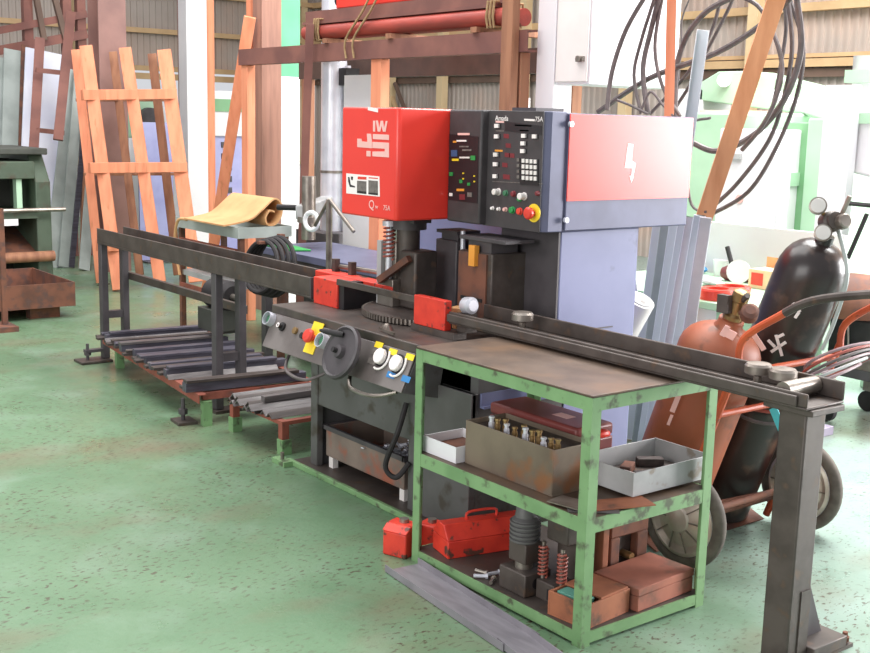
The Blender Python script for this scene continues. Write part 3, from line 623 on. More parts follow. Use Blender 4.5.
obj('tray_liner', MB().box(.2, .46, -.115, .285, SZ + .016, SZ + .024), darkst, k)
gz = SZ + .0245
for i, (x, y, l, wd, h, a_, m_) in enumerate(((.26, -.05, .13, .03, .03, .3, steel), (.38, .06, .16, .05, .025, 1.2, bars_d), (.40, .19, .14, .05, .025, .6, bars_d), (.28, .05, .12, .04, .03, 2.1, rust), (.38, -.06, .1, .06, .04, .1, offwh), (.27, .18, .14, .04, .03, 1.0, bars_d))):
    d = V((math.cos(a_), math.sin(a_), 0)) * l * .35
    one('steel_offcut', ('short steel offcut lying in the large grey tray', 'pale block among the steel pieces in the grey tray')[i == 4], 'offcut', MB().bar(V((x, y, gz + h / 2)) - d, V((x, y, gz + h / 2)) + d, wd, h), m_, (x, y, gz), None if i == 4 else 'offcuts in the grey tray', .002)
for i, (x, y, l, wd, a_, z, m_) in enumerate(((.43, -.28, .17, .14, .9, SZ + .001, bars_l), (.47, -.2, .24, .1, 1.25, SZ + .005, wooddull), (.385, -.335, .13, .09, .2, SZ + .009, steel), (.48, .05, .28, .05, 1.5, SZ + .001, pink))):
    d = V((math.cos(a_), math.sin(a_), 0)) * l / 2
    if i == 3: continue
    one('steel_sheet', ('grey steel plate on the shelf corner', 'brown plate lying under the grey tray rim', 'bright thin plate at the shelf front corner')[i], 'plate', MB().bar(V((x, y, z + .0015)) - d, V((x, y, z + .0015)) + d, wd, .003), m_, (x, y, z))
# bottom shelf
k = thing('tool_box', 'red gabled steel tool box with carrying handle on the bottom shelf', 'tool box', (-.28, -.22, BZ))
TBM = Matrix.Translation((-.27, -.165, BZ)) @ Matrix.Rotation(1.35, 4, 'Z') @ Matrix.Scale(.93, 4)
def tbx(mb): return mb.xf(TBM)
obj('box_body', tbx(MB().box(-.19, .19, -.075, .075, 0, .075)), redw, k, bevel=.004)
obj('lid', tbx(MB().prism([(-.192, -.077, .077), (-.192, .077, .077), (-.192, .03, .135), (-.192, -.03, .135)], (.384, 0, 0))), redw, k, bevel=.004)
obj('carry_handle', tbx(MB().tube(smooth_path([(-.07, 0, .135), (-.06, 0, .165), (.06, 0, .165), (.07, 0, .135)], 4), .006)), rbtn, k)
k = thing('stop_block', 'small red steel bracket box on the floor at the table leg', 'bracket box', (-.5, -.4, 0))
SBM = Matrix.Translation((-.50, -.385, 0)) @ Matrix.Rotation(.35, 4, 'Z')
obj('box_shell', MB().box(-.055, .055, -.05, .05, 0, .1).xf(SBM), redw, k, bevel=.006)
obj('top_lip', MB().prism([(-.058, -.053, .1), (.058, -.053, .1), (.058, -.02, .125), (-.058, -.02, .125)], (0, .07, 0)).xf(SBM), redw, k, bevel=.004)
obj('bolt_head', MB().cyl((0, .02, .125), (0, .02, .14), .02, n=12).xf(SBM), steel, k)
k = thing('stop_block', 'second red steel bracket box on the floor behind the table leg', 'bracket box', (-.4, -.28, 0))
SBM = Matrix.Translation((-.475, -.25, 0)) @ Matrix.Rotation(.35, 4, 'Z')
obj('box_shell', MB().box(-.045, .045, -.045, .045, 0, .11).xf(SBM), redw, k, bevel=.006)
obj('bolt_head', MB().cyl((0, 0, .11), (0, 0, .125), .018, n=12).xf(SBM), steel, k)
k = thing('punch_unit', 'heavy round ribbed steel punch unit on a square block', 'punch unit', (.13, -.3, BZ))
x, y = .13, -.3
obj('square_block', MB().box(x - .07, x + .07, y - .055, y + .07, BZ, .135), darkst, k, bevel=.005)
obj('bore', MB().cyl((x + .0701, y, .095), (x + .071, y, .095), .02, n=16), blk, k)
obj('neck', MB().cyl((x, y, .135), (x, y, .16), .032, n=18), steel, k)
obj('flat_shank', MB().box(x - .045, x + .045, y - .035, y + .045, .16, .235), darkst, k, bevel=.004)
prof = [(.05, 0)]
for i in range(5): prof += [(.056, .004 + i * .016), (.056, .011 + i * .016), (.049, .013 + i * .016), (.049, .016 + i * .016)]
prof += [(.038, .09), (.034, .125), (.026, .14), (.012, .141)]
obj('ribbed_cap', MB().lathe(prof, (x, y, .235), (0, 0, 1), 24), body, k)
k = thing('spring_stripper', 'steel stripper unit with two red coil springs beside the ribbed punch', 'stripper unit', (.28, -.24, BZ))
x, y = .265, -.25
obj('base_block', MB().box(x - .057, x + .034, y - .06, y + .07, BZ, .12), darkst, k, bevel=.004)
obj('slot', MB().box(x + .0, x + .03, y - .0605, y - .06, .06, .1), blk, k)
obj('backing_plate', MB().box(x - .05, x + .05, y + .03, y + .06, .12, .33), darkst, k, bevel=.004); obj('top_block', MB().box(x - .055, x + .05, y - .02, y + .06, .26, .345), darkst, k, bevel=.006)
for dx in (-.05, .045):
    sp = [V((x + dx + .016 * math.cos(i * .8), y - .035 + .016 * math.sin(i * .8), .125 + .0018 * i)) for i in range(64)]
    g = obj('coil_spring', MB().tube(sp, .004, 6), spring, k); obj('spring_pin', MB().cyl((x + dx, y - .035, .12), (x + dx, y - .035, .255), .008, n=8), steel, g)
k = thing('die_casting', 'rusty iron bracket casting with a square opening on the bottom shelf', 'casting', (.33, .1, BZ))
x, y = .24, .07
obj('frame_block', MB().box(x, x + .035, y - .08, y + .12, BZ, BZ + .05).box(x, x + .035, y - .08, y + .12, .22, .27).box(x, x + .035, y - .08, y - .03, BZ + .05, .22).box(x, x + .035, y + .06, y + .12, BZ + .05, .22), rust, k, bevel=.006)
obj('rear_web', MB().box(x - .08, x, y - .07, y + .1, BZ, .25), darkst, k, bevel=.005); obj('pin', MB().cyl((x, y + .02, .14), (x + .05, y + .02, .14), .014, n=12), brass, k)
one('wood_block', 'rough wooden board standing behind the spring stripper', 'wood block', MB().box(.08, .285, -.06, -.03, BZ, .3), wooddull, (.2, -.05, BZ), None, .003)
k = thing('wooden_box', 'small orange wooden box with green packets on the bottom shelf corner', 'wooden box', (.4, -.26, BZ))
WM = Matrix.Translation((.412, -.265, BZ)) @ Matrix.Rotation(.1, 4, 'Z')
obj('box_shell', MB().tray(-.085, .085, -.1, .13, 0, .085, .008).xf(WM), wooddull, k, bevel=.001); obj('lid_board', MB().box(-.08, .08, -.02, .125, .085, .092).xf(WM), wooddull, k)
obj('green_packet', MB().box(-.06, .06, -.085, -.03, .05, .09).xf(WM), mat('teal_packet', sr(84, 140, 124), sr(70, 120, 106), rough=.6), k, bevel=.004)
k = thing('wooden_chest', 'wide flat wooden box with closed lid at the shelf end', 'wooden box', (.42, .03, BZ))
WM = Matrix.Translation((.4, .005, BZ)) @ Matrix.Rotation(.06, 4, 'Z')
wb2 = mat('dusty_wood', sr(168, 104, 84), sr(144, 88, 72), rough=.8, scale=6, c3=sr(110, 80, 66), s3=9, t3=(.56, .7))
obj('box_shell', MB().box(-.1, .1, -.12, .19, 0, .055).xf(WM), wb2, k, bevel=.003); obj('lid', MB().box(-.102, .102, -.122, .192, .057, .085).xf(WM), wb2, k, bevel=.003)
for i, (x, y, a_) in enumerate(((-.06, -.34, .3), (-.02, -.31, 1.4), (.03, -.36, 2.2), (-.03, -.37, .9), (0, -.28, .1))):
    d = V((math.cos(a_), math.sin(a_), 0)) * .022
    one('loose_bolt', 'small steel bolt lying in front of the red tool box', 'bolt', MB().cyl(V((x, y, BZ + .011)) - d, V((x, y, BZ + .011)) + d, .007, n=8).cyl(V((x, y, BZ + .011)) + d, V((x, y, BZ + .011)) + d * 1.4, .011, n=6), (steel, bright)[i % 2], (x, y, BZ), 'loose bolts on the bottom shelf')
# grey gutter on the floor
k = thing('sheet_gutter', 'long folded grey sheet steel channel lying on the floor along the table', 'sheet channel', (.05, -.5, 0))
obj('channel_length', MB().profile((-.37, -.475, .002), (.40, -.545, .002), [(-.075, 0), (.075, 0), (.075, .028), (.072, .028), (.072, .003), (-.072, .003), (-.072, .028), (-.075, .028)][::-1]), mat('weathered_sheet', sr(142, 138, 144), sr(122, 118, 124), rough=.5, metal=.1, scale=5, stretch=(1, 5, 1)), k)
obj('lapped_length', MB().profile((.36, -.54, .005), (.85, -.62, .002), [(-.068, 0), (.068, 0), (.068, .026), (.065, .026), (.065, .003), (-.065, .003), (-.065, .026), (-.068, .026)][::-1]), MATS['weathered_sheet'], k)
# ================================================================== gas cylinder cart
D = V((.335, 0, .942)).normalized(); Ev = V((.942, 0, -.335)).normalized()
G = thing('gas_cart', 'two-wheeled orange gas cylinder cart tilted back on its wheels', 'cart', (.22, .83, 0))
WX = .225
for y, s in ((.45, -1), (1.21, 1)):
    wl_ = obj('wheel', MB().torus((WX, y, .2), (0, 1, 0), .173, .027, 40, 12), tyre, G)
    obj('wheel_disc', MB().lathe([(.155, -.016), (.157, .0), (.152, .02), (.138, .026), (.115, .014), (.055, .036), (.05, .046), (.03, .052), (.01, .053)], (WX, y, .2), (0, s if s < 0 else -1, 0), 36), hub, wl_)
    sp = MB()
    for i in range(10):
        an = i * math.pi / 5; d = V((math.cos(an), 0, math.sin(an))); sp.bar(V((WX, y, .2)) + d * .055 + V((0, -.038, 0)), V((WX, y, .2)) + d * .135 + V((0, -.026, 0)), .006, .004)
    obj('disc_rib', sp, steel, wl_)['kind'] = 'stuff'
    obj('rim_lip', MB().torus((WX, y - .014, .2), (0, 1, 0), .15, .005, 36, 6), bright, wl_)
obj('axle', MB().cyl((WX, .42, .2), (WX, 1.24, .2), .014, n=12), rust, G)
low = V((.105, 0, .04))
for y in (.5, 1.15):
    top = low + D * .86
    obj('side_tube', MB().tube([low + V((0, y, 0)), top + V((0, y, 0))], .016, 10), oranp, G)
    hp = [top + V((0, y, -.02)), top + V((.015, y, .085)), V((.55, y, 1.04)), V((.69, y, 1.118)), V((.92, y, 1.172)), V((1.12, y, 1.2))]
    hp = smooth_path(hp, 5)
    obj('handle_tube', MB().tube(hp[:12], .0145, 10), oranp, G); obj('handle_grip', MB().tube(hp[11:], .016, 10), darkst, G)
    obj('axle_plate', MB().prism([(WX - .05, y, .16), (WX + .07, y, .15), (WX + .03, y, .33), (low + D * .36).to_tuple()[:1] + (y, .36), (low + D * .12).to_tuple()[:1] + (y, .16)], (0, .008, 0)), oranp, G)
obj('handle_bar', MB().cyl((1.12, .5, 1.2), (1.12, 1.15, 1.2), .0185, n=10), darkst, G)
for k in (.1, .62, .8): c = low + D * k; obj('cross_tube', MB().cyl(c + V((0, .5, 0)), c + V((0, 1.15, 0)), .013, n=10), oranp if k > .2 else rust, G)
BB = V((-.06, 0, .062))
obj('base_plate', MB().prism([BB + V((0, .47, 0)) - Ev * .17 - D * .006, BB + V((0, .47, 0)) + Ev * .17 - D * .006, BB + V((0, 1.17, 0)) + Ev * .17 - D * .006, BB + V((0, 1.17, 0)) - Ev * .17 - D * .006], D * -.006 * -1), rust, G) if False else obj('base_plate', MB().bar(BB + V((0, .47, 0)) - D * .004, BB + V((0, 1.17, 0)) - D * .004, .3, .006, up=D), rust, G)
obj('stay_bar', MB().bar(low + D * .12 + V((0, .56, .03)), (WX, 1.2, .19), .012, .025), rust, G)
k = thing('gas_cylinder', 'tall black oxygen cylinder with regulator and chalk marks on the cart', 'gas cylinder', BB + V((0, 1.01, 0)))
R1 = .14; c0 = BB + V((0, 1.01, 0))
prof = [(R1 - .01, 0), (R1, .012), (R1, 1.13)] + [(R1 * math.cos(t) ** .75 if t < 1.3 else .035, 1.13 + .15 * math.sin(t)) for t in (.25, .5, .75, 1.0, 1.2, 1.35)] + [(.034, 1.31), (.03, 1.311)]
obj('cylinder_body', MB().lathe(prof, c0, D, 36), cylbk, k)
vt = c0 + D * 1.31
obj('valve', MB().cyl(vt, vt + D * .07, .02, n=12).cyl(vt + D * .03, vt + D * .03 + V((0, .07, 0)), .012, n=10), steel, k)
def ra(u, v, y=1.0): return at(u, v, Y=y)
q = ra(831, 224); rg = obj('regulator_body', MB().lathe([(.03, 0), (.042, .01), (.042, .05), (.034, .06), (.034, .075), (.02, .08)], q - V((.03, -.01, 0)), (.75, -.35, .2), 20).cyl(vt + D * .035, q, .014, n=10), darkst, k)
obj('adjust_knob', MB().lathe([(.026, 0), (.03, .008), (.03, .045), (.024, .05)], ra(838, 223) , (.8, -.3, .25), 10), steel, rg)
obj('adjust_stem', MB().cyl(ra(842, 214), ra(850, 196), .009, n=8), steel, rg)
for u, v in ((818, 206), (823, 233)):
    p = ra(u, v, .95); g = obj('pressure_gauge', MB().lathe([(.028, -.014), (.034, -.012), (.034, .012), (.028, .014)], p, (.55, -.75, .2), 22), steel, rg)
    obj('gauge_face', MB().lathe([(.028, .0145), (.027, .0155)], p, (.55, -.75, .2), 20), glassd, g); obj('gauge_stem', MB().cyl(p, q, .008, n=8), brass, rg)
obj('gas_tube', MB().tube(smooth_path([q + V((.02, .02, -.02)), ra(846, 262, 1.0), ra(846, 285, .98), ra(833, 325, .95), ra(822, 350, .93)]), .008), palesteel, k)
cm = MB(); nrm = (CAM - (c0 + D * .75)); nrm.z = 0; nrm.normalize(); nrm = (nrm - D * nrm.dot(D)).normalized()
for a_, b2 in (((771, 352), (786, 342)), ((776, 335), (782, 356)), ((768, 340), (775, 347)), ((778, 337), (784, 334)), ((793, 303), (800, 312)), ((790, 310), (799, 306)), ((795, 318), (799, 312))):
    pl = c0 + nrm * (R1 + .001)
    cm.bar(at_plane(*a_, pl, nrm), at_plane(*b2, pl, nrm), .012, .002, up=nrm)
obj('chalk_mark', cm, wht, k)['kind'] = 'stuff'
k = thing('gas_cylinder', 'shorter rust brown acetylene cylinder with peeling label on the cart', 'gas cylinder', BB + V((-.03, .655, .01)))
R2 = .165; c1 = BB + V((-.03, .655, .011))
prof = [(R2 - .012, 0), (R2, .014), (R2, .8)] + [(R2 * math.cos(t), .8 + .12 * math.sin(t)) for t in (.25, .5, .75, 1.0, 1.2)] + [(.05, .93), (.05, .95), (.04, .955)]
obj('cylinder_body', MB().lathe(prof, c1, D, 36), brown, k)
vt = c1 + D * .95
obj('valve', MB().lathe([(.04, 0), (.04, .02), (.028, .03), (.028, .08), (.034, .085), (.034, .12), (.016, .13)], vt, D, 14), brass, k)
obj('valve_handle', MB().cyl(vt + D * .06, vt + D * .06 + V((.06, -.02, .05)), .012, n=8).box(vt.x - .03, vt.x + .02, vt.y - .06, vt.y - .03, vt.z + .03, vt.z + .1), darkst, k)
obj('hose_regulator', MB().lathe([(.025, 0), (.034, .01), (.034, .05), (.02, .06)], vt + V((.07, .0, .0)) + D * .02, (.5, -.5, .6), 16).cyl(vt + D * .04, vt + D * .03 + V((.08, 0, 0)), .014, n=8), rust, k)
nrm = (CAM - c1); nrm.z = 0; nrm = (nrm.normalized() - D * nrm.normalized().dot(D)).normalized(); pm = MB()
for (a_, b2, w_) in (((722, 330), (735, 337), .035), ((754, 335), (764, 350), .02), ((728, 326), (722, 336), .02), ((672, 412), (680, 392), .02), ((668, 425), (672, 415), .012)):
    pl = c1 + nrm * (R2 + .001); pm.bar(at_plane(*a_, pl, nrm), at_plane(*b2, pl, nrm), w_, .002, up=nrm)
obj('peeled_label', pm, pink, k)['kind'] = 'stuff'
k = thing('hose_coil', 'coiled mauve and red gas hoses hung on the orange cart', 'hose', (.45, .95, .7))
for i in range(6):
    cc = V((.44 + .012 * i, .98 + .01 * i, .735 + .018 * i)); R_ = .15 + .012 * (i % 3)
    pts = [cc + V((math.cos(t) * .1, math.sin(t) * R_ * 1.3, math.sin(t + i * .4) * .03 + math.cos(t) * .05)) for t in [j * math.pi / 12 for j in range(24)]]
    obj('hose_loop', MB().tube(pts, .006, 8, True), (hosepnk, greyw, hosepnk, cable, hosered, hosepnk)[i], k)
for i in range(5):
    cc = c0 + D * (.55 + .03 * i) + V((.02, -.02, 0))
    pts = [cc + (Ev * math.cos(t) + V((0, 1, 0)) * math.sin(t)) * (.155 + .008 * i) + V((0, 0, .03 * math.sin(t + i))) for t in [j * math.pi / 12 for j in range(24)]]
    obj('hose_loop', MB().tube(pts, .0075, 8, True), (cable, hosered, hosepnk, cable, rust)[i], k)
p = at(777, 418, Y=.7); obj('teal_tag', MB().bar(at(773, 408, Y=.72), at(783, 432, Y=.72), .035, .004, up=(0, -1, .1)), tealc, k)

# ================================================================== leaning steel studs behind the cabinet
def lean(name, label, cat, u0, v0, u1, v1, Y, wd, th, m_, grp=None, prof=None, ext=True, up=(0, 1, 0), zmin=.0):
    a, b = at(u0, v0, Y=Y), at(u1, v1, Y=Y)              # a top, b lower
    if ext: b = a + (b - a) * ((a.z - zmin - .012) / (a.z - b.z))
    mb = MB().bar(a, b, wd, th, up=up) if prof is None else MB().profile(a, b, prof, up)
    return one(name, label, cat, mb, m_, b, grp, .001)
U = lambda w_, h_, t_: [(-w_ / 2, 0), (w_ / 2, 0), (w_ / 2, h_), (w_ / 2 - t_, h_), (w_ / 2 - t_, t_), (-w_ / 2 + t_, t_), (-w_ / 2 + t_, h_), (-w_ / 2, h_)]
for i, (u0, v0, u1, v1, y) in enumerate(((658, 226, 642, 345, 1.62), (666, 226, 650, 345, 1.60), (675, 224, 657, 345, 1.56), (684, 222, 664, 345, 1.52), (692, 218, 670, 345, 1.48), (700, 216, 678, 345, 1.44), (706, 218, 687, 345, 1.40))):
    lean('steel_stud', 'galvanised stud leaning in the bundle, %s from the machine column' % ('first', 'second', 'third', 'fourth', 'fifth', 'sixth', 'seventh')[i], 'steel stud', u0, v0, u1, v1, y, .05, .04, (galv, palesteel, galv, galv, bright, galv, bright)[i], 'galvanised studs leaning behind the cabinet', U(.05, -.036, -.003), up=(.7, -.75, 0))
lean('steel_stud', 'tall single galvanised stud rising above the red cabinet door', 'steel stud', 703, 30, 690, 122, 1.64, .05, .04, galv, None, U(.06, .04, .003)[::-1], up=(.7, -.75, 0))
paleplank = mat('pale_plank_timber', sr(228, 160, 116), sr(212, 142, 98), rough=.7, scale=5, stretch=(3, 3, .3))
lean('timber_plank', 'long orange timber plank leaning behind hanging black cables', 'plank', 786, -30, 705, 215, 1.72, .085, .03, paleplank, up=(.7, -.75, 0))
lean('timber_plank', 'narrow orange timber board upright beside white electrical enclosure', 'plank', 672, -20, 669, 115, 1.785, .05, .025, wood, up=(.7, -.75, 0))
k = thing('roll_of_sheet', 'rolled white plastic sheet leaning against the machine column', 'roll', (-.42, 1.0, 0))
a, b = at(641, 300, Y=1.15), at(622, 335, Y=1.15)
obj('roll_tube', MB().cyl(a, a + (b - a) * 2.0, .07, n=20), offwh, k); obj('roll_core', MB().cyl(a + (a - b) * .02, a, .055, n=18), greyw, k)
obj('loose_flap', MB().bar(at(632, 266, Y=1.22), at(637, 305, Y=1.22), .03, .003, up=(0, -1, 0)), white, k)

# ================================================================== cables overhead
P = thing('white_post', 'thick white square post behind the control console', 'post', (-2.08, 1.83, 0))
obj('post_shaft', MB().box(-2.155, -2.0, 1.75, 1.9, 0, 3.9), white, P, bevel=.004)
obj('cable_arm', MB().box(-2.0, .4, 1.8, 1.86, 3.5, 3.58), darkst, P)
k = thing('electrical_enclosure', 'white electrical enclosure with a small latch mounted on the white post', 'enclosure', (-1.85, 2.1, 1.92))
obj('enclosure_body', MB().box(-1.995, -1.72, 1.76, 2.5, 1.925, 3.0), white, k, bevel=.006)
obj('enclosure_door', MB().box(-1.985, -1.73, 1.745, 1.758, 1.94, 2.98), offwh, k, bevel=.004)
p = at(581, 59, Y=1.745); obj('latch', MB().box(p.x - .03, p.x + .03, 1.73, 1.745, p.z - .015, p.z + .015).cyl((p.x, 1.732, p.z), (p.x, 1.715, p.z), .018, n=10), steel, k)
CB = [([(693, 143), (718, 151), (755, 134), (785, 98), (801, 50), (797, 0)], 1.95, .022, 'thick black cable looping from behind the red cabinet'),
      ([(706, 212), (735, 186), (768, 142), (783, 100), (792, 50), (788, 0)], 2.0, .016, 'black cable hanging lowest beside the orange plank'),
      ([(712, 214), (748, 192), (775, 150), (797, 95), (803, 45), (790, 0)], 2.05, .016, 'outermost black cable swinging round from the plank foot'),
      ([(675, 118), (676, 72), (686, 38), (706, 12), (735, -4)], 1.9, .022, 'thick arching black cable rising above the tall stud'),
      ([(735, -6), (758, 6), (773, 32), (782, 66), (776, 98), (762, 126), (742, 150)], 1.92, .016, 'black cable arching over the orange plank top'),
      ([(598, 112), (650, 78), (718, 52), (770, 18), (800, -14)], 1.86, .022, 'thick straight cable rising diagonally over the cabinet'),
      ([(607, 110), (612, 72), (626, 30), (648, -8)], 1.7, .018, 'thick mauve cable curving down across white enclosure'),
      ([(656, -6), (642, 38), (634, 75), (641, 112)], 1.8, .014, 'black cable bundled at the edge of the white enclosure'),
      ([(660, -6), (651, 30), (643, 70), (648, 114)], 1.82, .02, 'widest black cable bundled beside the white enclosure'),
      ([(663, -6), (655, 45), (662, 85), (680, 116)], 1.84, .014, 'black cable splaying rightwards from the enclosure bundle'),
      ([(650, 114), (668, 95), (690, 70), (712, 30), (722, -8)], 1.96, .014, 'black cable crossing behind the tall stud'),
      ([(670, 116), (690, 85), (705, 55), (728, 10), (735, -8)], 2.0, .014, 'second crossing cable behind the tall stud'),
      ([(640, 114), (650, 92), (662, 104), (673, 116)], 1.78, .01, 'thin sagging wire behind the cabinet top'),
      ([(617, 100), (632, 106), (648, 114)], 1.74, .01, 'thin wire drooping under the white enclosure'),
      ([(783, -6), (786, 30), (778, 80), (770, 120)], 2.08, .014, 'short black cable hanging beside plank top'),
      ([(689, 0), (682, 20), (681, 50), (676, 110)], 2.2, .007, 'thin brown wire against the corrugated wall'),
      ([(710, 118), (688, 130), (690, 200), (706, 212)], 1.7, .010, 'thin black lead dropping behind the studs')]
for pts, y, r, lab in CB:
    path = [at(u, v, Y=y + .04 * math.sin(i)) for i, (u, v) in enumerate(pts)]
    path = smooth_path(path, 7)
    for end in (0, -1):
        if pts[end][1] <= 2: e = path[end]; e2 = V((e.x, 1.83, 3.5)); path = ([e2] + path) if end == 0 else (path + [e2])
    one('hanging_cable', lab, 'cable', MB().tube(path, r * .72, 8), cable, path[0])

# ================================================================== overhead rust beam rack
P = thing('stock_rack', 'rusty steel channel beam carried by timber uprights behind the machine', 'rack', (-3.9, 1.7, 0))
obj('channel_beam', MB().box(-5.62, -2.1, 1.62, 1.63, 2.11, 2.235).box(-5.62, -2.1, 1.63, 1.7, 2.225, 2.235).box(-5.62, -2.1, 1.63, 1.7, 2.11, 2.12), rustbeam, P)
obj('upright', MB().box(-2.26, -2.165, 1.635, 1.71, 0, 2.109), wooddk, P, bevel=.004); obj('upright_top', MB().box(-2.26, -2.165, 1.56, 1.615, 1.6, 2.9), wooddk, P)
obj('upright', MB().box(-3.72, -3.6, 1.635, 1.71, 0, 2.109), wood, P, bevel=.004)
obj('upright', MB().box(-5.6, -5.5, 1.635, 1.71, 0, 2.109), wood, P, bevel=.004)
a = at(380, 62, Y=2.2); b = at(520, 60, Y=2.2)
obj('rear_beam', MB().box(-5.6, -2.3, 2.18, 2.26, 2.02, 2.18), mat('dark_brown_timber', sr(84, 62, 54), sr(70, 52, 46), rough=.7), P)
for x in (-5.55, -2.36): obj('rear_upright', MB().box(x, x + .08, 2.18, 2.26, 0, 2.02), wooddk, P)
for x in (-4.3, -3.5, -2.6): obj('bearer', MB().box(x, x + .06, 1.6, 2.26, 2.236, 2.27), wooddk, P)
one('steel_tube', 'long red steel tube lying on the rust beam rack', 'tube', MB().cyl((-4.62, 1.665, 2.325), (-2.3, 1.665, 2.325), .053, n=20), mat('faded_red', sr(172, 70, 58), sr(140, 60, 52), rough=.55, scale=5, stretch=(.5, 3, 3)), (-3.4, 1.665, 2.272))
one('steel_tube', 'second red tube lying behind the first on the rust rack', 'tube', MB().cyl((-4.4, 1.775, 2.325), (-2.3, 1.775, 2.325), .053, n=20), MATS['faded_red'], (-3.4, 1.775, 2.272))
one('steel_flat', 'brown flat bar resting on top of the red tubes', 'flat bar', MB().bar((-4.62, 1.71, 2.389), (-2.4, 1.71, 2.389), .17, .02), rustbeam, (-3.4, 1.71, 2.379))
one('steel_channel', 'brown steel channel stacked between the flat bar and red lifting beam', 'channel', MB().box(-4.6, -2.35, 1.64, 1.65, 2.4, 2.474).box(-4.6, -2.35, 1.65, 1.77, 2.4, 2.41).box(-4.6, -2.35, 1.65, 1.77, 2.464, 2.474), rustbeam, (-3.4, 1.7, 2.4))
k = thing('lifting_beam', 'bright red lifting beam lying on top of the stored tubes', 'beam', (-3.4, 1.9, 2.42)); obj('beam_body', MB().box(-4.2, -2.35, 1.65, 1.77, 2.475, 2.62), red, k, bevel=.01); obj('end_ring', MB().torus((-4.21, 1.71, 2.54), (1, 0, 0), .05, .014, 18, 8), blk, k)
for i, (x, lab) in enumerate(((-4.42, 'rope lashing round the left end of the red tubes'), (-2.45, 'rope lashing round red tubes beside the timber upright'))):
    k = thing('rope_lashing', lab, 'rope', (x, 1.8, 2.27))
    for j in range(3):
        xx = x + .03 * j
        obj('rope_turn', MB().tube([(xx, 1.61, 2.262), (xx, 1.6, 2.32), (xx + .01, 1.6, 2.41), (xx, 1.7, 2.412), (xx, 1.835, 2.41), (xx, 1.84, 2.32), (xx, 1.82, 2.262)], .009, 6, True), rope, k)
for i, x in enumerate((-3.98, -3.88)):
    one('rope_loop', 'long rope loop hanging over the rust beam front', 'rope', MB().tube(smooth_path([(x, 1.6, 2.12), (x, 1.595, 2.25), (x + .2, 1.6, 2.43), (x + .35, 1.63, 2.632), (x + .37, 1.72, 2.632)]), .008), rope, (x, 1.6, 2.2), 'rope loops over the rust beam')
k = thing('shelf_board', 'timber shelf board with battens behind the machine head', 'shelf', (-3.0, 2.05, 1.72))
obj('board', MB().box(-3.7, -2.3, 1.95, 2.17, 1.7, 1.725), yellowt, k)
for x in (-3.6, -2.5): obj('shelf_post', MB().box(x, x + .06, 2.1, 2.16, 0, 1.7), yellowt, k)
one('carton', 'white carton standing on the timber shelf board', 'carton', MB().box(-2.72, -2.58, 1.98, 2.1, 1.726, 1.86), white, (-2.65, 2.04, 1.726), None, .003)
one('carton', 'flat white carton lying on the timber shelf board', 'carton', MB().box(-3.2, -2.8, 1.97, 2.12, 1.726, 1.765), offwh, (-3, 2.04, 1.726), None, .003)
one('board_panel', 'tall white board standing behind the timber upright', 'board', MB().box(-4.4, -3.98, 1.86, 1.88, 0, 2.02), white, (-4.2, 1.87, 0))

# posts towards the left wall
P = thing('building_column', 'white steel building column with orange timber edge', 'column', (-9.3, 3.2, 0)); c = at(188, 150, Y=3.1)
obj('column_shaft', MB().box(c.x - .22, c.x, 3.1, 3.36, 0, 5), white, P, bevel=.004); obj('timber_edge', MB().box(c.x - .15, c.x - .03, 3.361, 3.47, 0, 5), wood, P); obj('dark_edge', MB().box(c.x - .24, c.x - .221, 3.1, 3.36, 0, 5), colmat, P)
c = at(101, 120, Y=1.75)
P = thing('building_column', 'brown painted steel H column behind the timber frame', 'column', (c.x, 1.85, 0))
obj('flange', MB().box(c.x - .3, c.x - .28, 1.75, 2.05, 0, 5), colmat, P); obj('flange', MB().box(c.x - .02, c.x, 1.75, 2.05, 0, 5), colmat, P); obj('web', MB().box(c.x - .28, c.x - .02, 1.89, 1.91, 0, 5), colmat, P)
c = at(262, 100, Y=2.0)
P = thing('timber_post', 'thick weathered timber post next to the green and white post', 'post', (c.x, 2.1, 0)); obj('post_shaft', MB().box(c.x - .16, c.x, 2.0, 2.19, 0, 5), mat('weathered_post', sr(158, 116, 100), sr(132, 96, 84), rough=.8, scale=5, stretch=(3, 3, .3)), P); obj('batten', MB().box(c.x - .24, c.x - .161, 1.98, 2.1, 0, 5), wood, P)
c = at(281, 100, Y=2.21)
P = thing('painted_post', 'square post painted green above and white below', 'post', (c.x, 2.1, 0)); obj('upper_shaft', MB().box(c.x - .1, c.x, 2.21, 2.4, 2.05, 5), greenpost, P); obj('lower_shaft', MB().box(c.x - .1, c.x, 2.21, 2.4, 0, 2.05), white, P)
lean('timber_plank', 'long orange timber plank leaning on the weathered timber post', 'plank', 250, 17, 219, 212, 1.9, .1, .04, wood, up=(.85, -.5, 0))
lean('steel_flat', 'brown steel bar standing upright beside the silver drill column', 'flat bar', 310, 24, 303, 215, 1.55, .06, .03, rustbeam, up=(.85, -.5, 0))

